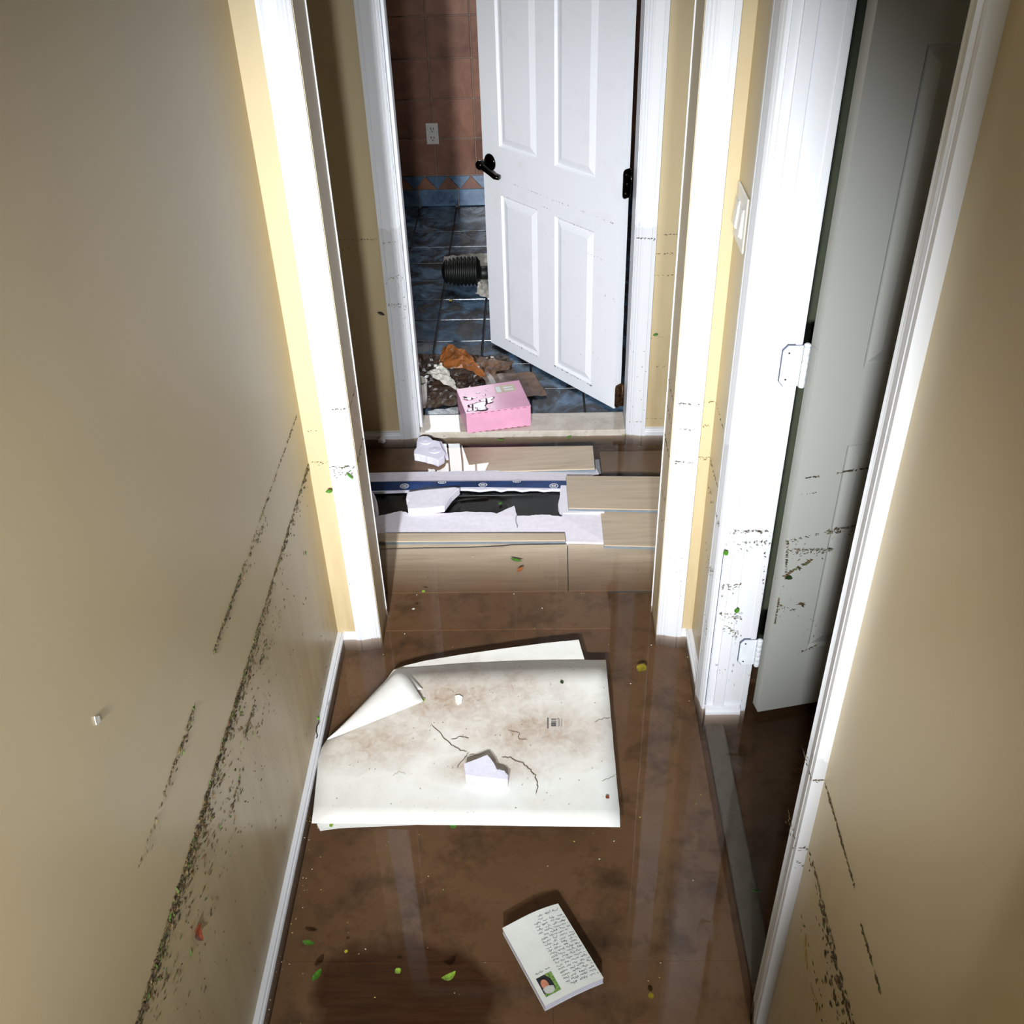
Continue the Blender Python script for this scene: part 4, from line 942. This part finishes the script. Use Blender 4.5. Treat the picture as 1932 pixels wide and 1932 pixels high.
# black ribbed bellows
bl = tag(empty('ribbed_bellows', (-0.2865, 3.8508, 0.0210)), 'black ribbed rubber bellows lying on its side by the bathroom door', 'bellows')
prof = [(.020, -.085), (.036, -.078)]
for i in range(9):
    h = -.072 + i * .0152; big = .046 + .010 * min(1, i / 3)
    prof += [(big, h), (big + .003, h + .004), (big, h + .008), (big - .008, h + .012)]
prof += [(.040, .068), (.022, .070)]
c = (-0.2942, 3.8338, 0.0220)
child(mesh('body', *g_lathe(prof, 28, 'X', (c[0], c[1] + .055, .080)), M['blackplastic'], smooth=True), bl)
child(mesh('spout', *g_lathe([(.026, .069), (.027, .078), (.027, .104), (.022, .108), (.019, .100), (.018, .072)], 24, 'X', (c[0], c[1] + .055, .072)), M['blackplastic'], smooth=True), bl)
EL1 = (0.0167, 0.4106)
DOORSTROKES = [(0.0169, 0.6529, 0.0434, 0.6511, 14, 0.002, 0.008), (0.0780, 0.6528, 0.1437, 0.6545, 40, 0.002, 0.007), (0.0121, 0.6149, 0.0493, 0.6149, 8, 0.003, 0.006), (-0.0023, 0.5058, 0.1420, 0.5196, 60, 0.012, 0.007), (0.0039, 0.4848, 0.1011, 0.4673, 110, 0.014, 0.007), (0.0816, 0.5171, 0.1420, 0.5196, 40, 0.02, 0.008), (0.0022, 0.5050, 0.0113, 0.4088, 50, 0.006, 0.007), (0.0080, 0.4164, 0.0594, 0.4479, 30, 0.004, 0.014), (0.0043, 0.3609, 0.0049, 0.2880, 90, 0.006, 0.006), (0.0073, 0.3388, 0.0450, 0.3167, 24, 0.01, 0.007), (0.0488, 0.3306, 0.0634, 0.3335, 6, 0.003, 0.016), (0.0695, 0.1904, 0.1156, 0.2040, 18, 0.006, 0.007), (-0.0423, 0.4599, 0.1304, 0.2242, 40, 0.06, 0.004)]

# ------------------------------------------------------------------ leaves and flood debris
def leaf_geo(L, W, fold=.25, bend=.15, n=6):
    V, F = [], []
    for i in range(n + 1):
        t = i / n; w_ = W * (math.sin(math.pi * min(1, t * .96 + .02)) ** .8); z = bend * L * (4 * (t - .5) ** 2)
        V += [(-w_, (t - .5) * L, z + fold * w_), (0, (t - .5) * L, z), (w_, (t - .5) * L, z + fold * w_)]
    for i in range(n):
        a = 3 * i
        F += [(a, a + 1, a + 4, a + 3), (a + 1, a + 2, a + 5, a + 4)]
    return V, F
WALLN = {'up': ((1, 0, 0), (0, 1, 0), (0, 0, 1)), 'left': ((0, 1, 0), (0, 0, 1), (1, 0, 0)), 'face': ((1, 0, 0), (0, 0, 1), (0, -1, 0))}
def leaf(p, L, W, ang, mat, label, on='up', bend=.10, lift=.001, group='leaves left by the flood', cat='leaf'):
    u, v, nn = WALLN[on] if isinstance(on, str) else on
    V, F = leaf_geo(L, W, bend=bend); ca, sa = math.cos(math.radians(ang)), math.sin(math.radians(ang)); out = []
    for x, y, z in V:
        a, b = x * ca - y * sa, x * sa + y * ca; z += lift
        out.append(tuple(u[i] * a + v[i] * b + nn[i] * z for i in range(3)))
    o = mesh('leaf', out, F, M[mat], loc=p)
    return tag(o, label, cat, group)
leaf((-0.0643, 2.1404, 0.0010), .034, .006, 70, 'green', 'long green leaf afloat over the pale board left of the seam')
leaf((-0.0540, 2.1001, 0.0010), .024, .006, -35, 'orange', 'small orange leaf just below the long green one')
leaf((-0.4355, 1.0361, 0.0010), .024, .005, 78, 'green', 'green leaf afloat nearest the left baseboard, bottom left')
leaf((-0.4094, 0.9740, 0.0010), .026, .006, -28, 'green', 'bright green leaf tilted upward at the bottom left of the water')
leaf((-0.1722, 0.9692, 0.0020), .028, .0065, -62, 'lime', 'curled pale green leaf left of the book', bend=.35)
leaf((-0.2645, 0.9818, 0.0010), .012, .006, 40, 'lime', 'small triangular pale green leaf scrap above the scuffed boards')
leaf((-0.3635, 1.0194, 0.0010), .007, .0035, 0, 'yellow', 'tiny round yellow leaf afloat near the scuffed patch')
leaf((0.2387, 1.7495, -0.0180), .030, .012, -30, 'yellow', 'yellow leaf under water right of the poster sheets')
leaf((0.4046, 1.1522, -0.0180), .022, .004, 80, 'green', 'dim green leaf under water in the closet doorway')
leaf((0.1850, 0.9458, -0.0180), .012, .005, 10, 'yellow', 'dim yellow leaf under water right of the book')
leaf((0.0960, 2.7532, 0.0010), .026, .005, -35, 'green', 'green leaf afloat in front of the marble sill')
leaf((-0.1209, 2.7438, 0.0010), .024, .005, 84, 'green', 'green leaf afloat below the pink box')
leaf((-0.0219, 2.7645, -0.0100), .018, .008, 40, 'lime', 'pale sunken leaf between two green ones before the sill')
leaf((0.2711, 2.7623, 0.0040), .012, .006, 90, 'lime', 'bright green leaf bit at the right end of the marble sill')
leaf((-0.1134, 2.4067, -0.0030), .014, .005, -25, 'green', 'green leaf lying in the black tray')
leaf((-0.2740, 1.6252, 0.0100), .016, .005, -40, 'lime', 'lime leaf bit touching the tip of the folded paper corner')
leaf((-0.3793, 1.5686, 0.0100), .014, .005, 80, 'yellow', 'yellow leaf bit under the edge of the folded paper corner')
leaf((-0.1835, 1.2871, 0.0040), .014, .006, 75, 'green', 'green leaf bit at the middle of the poster sheet near edge')
leaf((-0.4328, 1.2912, 0.0040), .009, .004, 20, 'lime', 'lime leaf bit at the lower left of the poster sheets')
leaf((0.0468, 1.6805, 0.0090), .012, .004, 20, 'darkgreen', 'dark green bit on the upper right of the poster sheet')
leaf((0.1326, 1.3523, 0.0100), .009, .004, 40, 'red', 'dark red bit near the right edge of the poster sheet')
leaf((-0.3048, 2.0164, 0.0010), .010, .004, 70, 'lime', 'lime leaf bit afloat over the front edge of the boards')
leaf((-0.3250, 1.9489, 0.0010), .007, .004, 0, 'whitebit', 'pale bit afloat in the left of the opening')
leaf((-0.2318, 2.8448, 0.0990), .018, .004, 60, 'darkgreen', 'dark green leaf on the wet lid of the pink box')
leaf((-0.3392, 3.7345, 0.0230), .020, .006, -20, 'yellow', 'yellow leaf on the dark bathroom floor by the bellows')
leaf((-0.5025, 0.8168, 0.4034), .030, .013, -20, 'red', 'red brown leaf stuck to the left wall', 'left', .3)
leaf((-0.5025, 1.7002, 0.3897), .012, .005, 10, 'green', 'small green leaf stuck to the left wall near the corner', 'left')
leaf((-0.4633, 1.8380, 0.4538), .016, .005, 100, 'green', 'green leaf stuck to the outer edge of the left opening casing', 'face')
leaf((-0.4126, 1.8380, 0.4940), .022, .003, 35, 'green', 'thin green leaf stuck across the left opening casing', 'face')
leaf((0.3685, 1.5920, 0.4643), .014, .0055, 30, 'green', 'upper green leaf stuck to the white closet jamb', 'face')
leaf((0.4064, 1.5920, 0.3101), .014, .0055, 0, 'green', 'lower green leaf stuck to the white closet jamb', 'face')
leaf((0.3535, 2.7740, 0.3473), .016, .005, 100, 'green', 'green leaf stuck to the yellow wall right of the bathroom door', 'face')
leaf((-0.4596, 2.7740, 0.4325), .022, .005, 65, 'dark', 'black leaf stuck to the yellow wall left of the bathroom door', 'face')
DN = ((0.97845, 0.2065, 0), (0, 0, 1), (0.2065, -0.97845, 0))
leaf(P2(EL1[0], .001, EL1[1]), .018, .005, 60, 'darkgreen', 'dark green leaf stuck to the closet door', DN)
tw = tag(empty('twig', (-0.4900, 1.5135, 0.0539)), 'black wiggly twig with a green tip hanging over the left baseboard', 'twig')
child(mesh('stem', *g_tube([(-0.4870, 1.5211, 0.0760), (-0.4855, 1.5126, 0.0684), (-0.4860, 1.4941, 0.0757), (-0.4850, 1.4802, 0.0745), (-0.4855, 1.4829, 0.0579), (-0.4850, 1.4715, 0.0642)], .0016, 6), M['dark']), tw)
child(mesh('tip', *g_tube([(-0.4870, 1.5145, 0.0765), (-0.4880, 1.5300, 0.0712)], [.0035, .0012], 6), M['green']), tw)
# plaster chip on the left wall
o = mesh('wall_chip', *g_prism([(-0.5030, 0.7793, 0.8954)[1:], (-0.5030, 0.7894, 0.8859)[1:], (-0.5030, 0.7868, 0.8782)[1:], (-0.5030, 0.7771, 0.8838)[1:]], 0, .001), M['whitebit'])
for v in o.data.vertices: v.co = Vector((-0.5015 * U + (v.co.z - .001 * U) * 1.0, v.co.x, v.co.y))
tag(o, 'white plaster chip on the left wall', 'chip')

TINTS = [S(66, 52, 36), S(84, 66, 42), S(58, 54, 32), S(98, 82, 50), S(72, 72, 40), S(44, 38, 30), S(118, 98, 64), S(90, 64, 42)]
def debris(name, fr, strokes, label, seed=1, size=1.0, tints=TINTS):
    """fr: (origin, u, v, normal); strokes: (u0, v0, u1, v1, count, sag, length): bits along a drift line, some slipped below it"""
    r = random.Random(seed); O, u, v, nn = fr; V, F, T = [], [], []
    for (a0, b0, a1, b1, cnt, sag, ln) in strokes:
        for _ in range(cnt):
            t = r.random(); a = a0 + (a1 - a0) * t; b = b0 + (b1 - b0) * t - abs(r.gauss(0, 1)) * sag * (r.random() ** 1.2)
            L = ln * size * r.uniform(.35, 1.3); W = L * r.uniform(.12, .42); th = r.gauss(0, .55) if r.random() < .75 else r.uniform(0, 3.1)
            ca, sa = math.cos(th), math.sin(th); m = len(V); h = .0004 + W * .35
            for x, y, z in ((-L / 2, 0, .0002), (0, -W / 2, .0002), (L / 2, 0, .0002), (r.uniform(-.2, .2) * L, W / 2, .0002), (0, 0, h)):
                p, q = a + x * ca - y * sa, b + x * sa + y * ca
                V.append(tuple(O[i] + u[i] * p + v[i] * q + nn[i] * z for i in range(3)))
            F += [(m, m + 1, m + 4), (m + 1, m + 2, m + 4), (m + 2, m + 3, m + 4), (m + 3, m, m + 4)]
            c = tints[r.randrange(len(tints))]; T.append(c if r.random() > .07 else S(78, 100, 42))
    o = mesh(name, V, F, M['debris'])
    at = o.data.color_attributes.new('tint', 'FLOAT_COLOR', 'CORNER')
    for p in o.data.polygons:
        for li in p.loop_indices: at.data[li].color = T[p.vertices[0] // 5]
    return tag(o, label, 'plant debris', kind='stuff')
LW = ((-0.5028, 0, 0), (0, 1, 0), (0, 0, 1), (1, 0, 0))
debris('plant_debris', LW, [
    (.62, .514, 1.85, .518, 560, .012, .010), (.62, .510, 1.30, .512, 420, .035, .011), (1.0, .512, 1.45, .514, 260, .05, .010), (.62, .505, .98, .507, 300, .06, .013), (.62, .512, 1.25, .513, 160, .020, .016), (1.45, .515, 1.85, .518, 160, .030, .008),
    (.86, .656, 1.02, .657, 110, .010, .009), (1.13, .657, 1.34, .657, 170, .010, .010), (1.34, .656, 1.50, .656, 50, .020, .008), (1.50, .656, 1.83, .655, 120, .004, .007), (.74, .655, .86, .656, 26, .02, .008), (1.42, .64, 1.50, .635, 30, .012, .008),
    (.70, .42, 1.6, .44, 120, .05, .008), (.70, .36, 1.4, .38, 70, .06, .008), (1.16, .43, 1.24, .43, 70, .020, .010), (1.02, .40, 1.10, .40, 40, .02, .009), (.75, .30, 1.7, .32, 60, .08, .007), (.85, .15, 1.75, .16, 30, .06, .006), (1.30, .46, 1.36, .46, 50, .015, .009), (1.55, .05, 1.80, .05, 20, .02, .006)],
    'dark drift lines of plant debris stuck along the left wall', 4)
RWF = ((0.3698, 0, 0), (0, 1, 0), (0, 0, 1), (-1, 0, 0))
debris('plant_debris', RWF, [(.72, .655, .872, .655, 110, .003, .009), (.60, .640, .68, .640, 40, .004, .010), (.55, .515, .872, .515, 110, .018, .010), (.52, .50, .80, .505, 130, .035, .012), (.5, .47, .75, .47, 60, .04, .012), (.62, .40, .85, .40, 30, .05, .008),
    (1.67, .520, 1.85, .519, 60, .006, .006), (1.70, .655, 1.85, .657, 26, .003, .006), (1.68, .46, 1.84, .46, 16, .03, .006), (1.68, .30, 1.80, .33, 22, .03, .006)],
    'drift lines of plant debris stuck along the right wall', 5)
OW = ((0, 1.8385, 0), (1, 0, 0), (0, 0, 1), (0, -1, 0))
debris('plant_debris', OW, [(-.430, .662, -.399, .662, 14, .003, .005), (-.453, .518, -.399, .518, 46, .010, .006), (-.452, .500, -.402, .505, 22, .012, .006), (-.452, .3, -.400, .3, 14, .15, .004), (.288, .662, .340, .658, 22, .004, .005), (.288, .518, .340, .515, 30, .008, .005), (.29, .60, .335, .60, 20, .012, .004), (.288, .25, .338, .25, 22, .16, .004)],
    'dark specks and drift lines on the white casing of the cased opening', 6)
OW2 = ((0, 1.8545, 0), (1, 0, 0), (0, 0, 1), (0, -1, 0))
debris('plant_debris', OW2, [(-.500, .520, -.458, .520, 18, .006, .005), (-.500, .6, -.458, .6, 5, .05, .004), (.345, .518, .368, .518, 18, .008, .005), (.345, .655, .368, .656, 10, .003, .006), (.346, .60, .362, .60, 12, .02, .005)],
    'plant specks on the narrow yellow walls beside the cased opening', 7)
FW = ((0, 2.7745, 0), (1, 0, 0), (0, 0, 1), (0, -1, 0))
debris('plant_debris', FW, [(-.62, .660, -.444, .660, 46, .003, .006), (-.60, .640, -.45, .640, 10, .03, .005), (-.60, .45, -.45, .45, 10, .1, .005), (.336, .655, .42, .657, 26, .002, .006), (.338, .600, .42, .602, 22, .006, .006), (.338, .535, .40, .535, 14, .004, .006), (.338, .34, .40, .34, 12, .02, .005), (.338, .25, .40, .25, 10, .02, .005), (.338, .055, .40, .055, 22, .0015, .004)],
    'thin drift lines on the yellow wall beside the bathroom door', 8)
FC = ((0, 2.7570, 0), (1, 0, 0), (0, 0, 1), (0, -1, 0))
debris('plant_debris', FC, [(-.435, .655, -.385, .660, 16, .004, .005), (-.437, .55, -.383, .56, 40, .10, .005), (-.437, .47, -.383, .47, 34, .05, .005), (-.437, .25, -.385, .25, 18, .15, .004), (.282, .655, .334, .652, 34, .003, .006), (.284, .3, .334, .3, 20, .2, .005), (.284, .055, .334, .055, 10, .002, .005)],
    'dark specks and drift lines on the white casing of the bathroom door', 9)
JF = ((0, 1.5925, 0), (1, 0, 0), (0, 0, 1), (0, -1, 0))
debris('plant_debris', JF, [(.366, .520, .455, .515, 46, .010, .006), (.368, .49, .455, .49, 40, .02, .006), (.370, .380, .410, .380, 44, .030, .006), (.370, .30, .420, .30, 50, .05, .006), (.395, .26, .425, .24, 44, .03, .006), (.37, .15, .455, .15, 20, .06, .004), (.445, .5, .458, .3, 26, .03, .005)],
    'plant specks on the white jamb of the closet doorway', 10)
CF = ((0.3535, 0, 0), (0, 1, 0), (0, 0, 1), (-1, 0, 0))
debris('plant_debris', CF, [(1.606, .52, 1.66, .52, 24, .02, .006), (1.606, .40, 1.66, .38, 22, .03, .006), (1.606, .25, 1.66, .25, 20, .05, .005), (.88, .655, .936, .655, 20, .004, .006), (.88, .515, .936, .515, 30, .02, .006)],
    'plant specks on the white casing of the closet doorway', 11)
NE = ((0, 0.8775, 0), (1, 0, 0), (0, 0, 1), (0, -1, 0))
debris('plant_debris', NE, [(.356, .655, .369, .655, 24, .003, .005), (.356, .51, .369, .51, 14, .006, .005), (.356, .48, .369, .47, 10, .02, .004)],
    'dark marks on the near white casing edge right of the book', 12)
RV = ((-0.3958, 0, 0), (0, 1, 0), (0, 0, 1), (1, 0, 0))
debris('plant_debris', RV, [(1.856, .655, 1.952, .655, 50, .004, .006), (1.856, .52, 1.952, .52, 46, .010, .008), (1.856, .62, 1.95, .62, 10, .02, .005), (1.87, .25, 1.95, .25, 10, .08, .004)], 'drift lines on the left reveal of the cased opening', 13)
RV2 = ((0.2828, 0, 0), (0, 1, 0), (0, 0, 1), (-1, 0, 0))
debris('plant_debris', RV2, [(1.856, .655, 1.952, .655, 40, .004, .006), (1.856, .52, 1.952, .52, 40, .010, .008), (1.856, .60, 1.95, .60, 24, .03, .006), (1.856, .40, 1.95, .38, 24, .05, .006)], 'drift lines on the right reveal of the cased opening', 14)
DF = (P2(0, .0008, 0), DN[0], DN[1], DN[2])
debris('plant_debris', DF, DOORSTROKES, 'tangled dark plant debris stuck to the closet door', 15)
D1F = (P1(0, .0008, 0), (-0.6506, 0.7594, 0), (0, 0, 1), (-0.7594, -0.6506, 0))
debris('plant_debris', D1F, [(.02, .643, .585, .648, 60, .0015, .005), (.30, .610, .36, .612, 10, .004, .005), (.10, .592, .29, .594, 14, .002, .005), (.38, .594, .55, .596, 10, .002, .005), (.05, .52, .35, .53, 16, .01, .004), (.10, .072, .29, .074, 60, .003, .006), (.38, .074, .55, .076, 40, .003, .006), (.03, .3, .6, .3, 20, .16, .004), (.01, .41, .09, .41, 8, .01, .004)],
    'faint flood lines and specks across the white bathroom door', 16, 1.0, [S(60, 58, 60), S(92, 92, 96), S(50, 46, 44)])
# scum and seeds afloat
r = random.Random(31); V, F, T = [], [], []
def speck(p, L, c):
    m = len(V); th = r.uniform(0, 6.3)
    for k in range(4): V.append((p[0] + L * math.cos(th + k * 1.57) * (1 if k % 2 else .6), p[1] + L * math.sin(th + k * 1.57) * (1 if k % 2 else .6), p[2]))
    V.append((p[0], p[1], p[2] + L * .5)); F.extend([(m + k, m + (k + 1) % 4, m + 4) for k in range(4)]); T.append(c)
for _ in range(230):
    x, y = r.uniform(-.48, .35), r.uniform(.85, 2.7)
    if y > 1.84: x = r.uniform(-.39, .28)
    if 2.23 < y < 2.74: continue
    if -.47 < x < .16 and 1.28 < y < 1.77: continue
    if -.1 < x < .11 and .9 < y < 1.12: continue
    speck((x, y, .0004), r.choice((.0010, .0012, .0016, .0022)), r.choice((S(214, 206, 186), S(176, 170, 92), S(150, 160, 70), S(228, 226, 220), S(84, 70, 50))))
for _ in range(60): speck((-.487 + abs(r.gauss(0, .03)), r.uniform(.88, 1.5), .0004), r.choice((.0010, .0016)), r.choice((S(214, 206, 186), S(150, 160, 70), S(196, 186, 120))))
o = mesh('floating_specks', V, F, M['debris'])
at = o.data.color_attributes.new('tint', 'FLOAT_COLOR', 'CORNER')
for p in o.data.polygons:
    for li in p.loop_indices: at.data[li].color = T[p.vertices[0] // 5]
tag(o, 'pale seeds and specks scattered afloat on the brown water', 'specks', kind='stuff')
# specks on the poster sheet
V, F, T = [], [], []
for _ in range(150): speck((r.uniform(-.44, .15), r.uniform(1.30, 1.74), .0078), r.choice((.0008, .0010, .0016)), r.choice((S(70, 60, 46), S(110, 96, 76), S(96, 110, 50))))
o = mesh('sheet_specks', V, F, M['debris'])
at = o.data.color_attributes.new('tint', 'FLOAT_COLOR', 'CORNER')
for p in o.data.polygons:
    for li in p.loop_indices: at.data[li].color = T[p.vertices[0] // 5]
tag(o, 'dark seeds and specks lying on the soaked poster sheet', 'specks', kind='stuff')
# straw stuck low on the near right wall
for i, (pts, lb) in enumerate((([(0.3692, 0.8153, 0.3940), (0.3690, 0.8072, 0.3779), (0.3690, 0.7912, 0.3642), (0.3692, 0.7820, 0.3595)], 'upper pale straw stuck to the near right wall'), ([(0.3692, 0.7610, 0.3584), (0.3690, 0.7424, 0.3618), (0.3690, 0.7288, 0.3706), (0.3692, 0.7232, 0.3560)], 'lower pale straw stuck to the near right wall'))):
    tag(mesh('straw', *g_tube(pts, [.0008, .0016, .0016, .0006], 5), M['straw']), lb, 'straw', 'straws on the right wall')
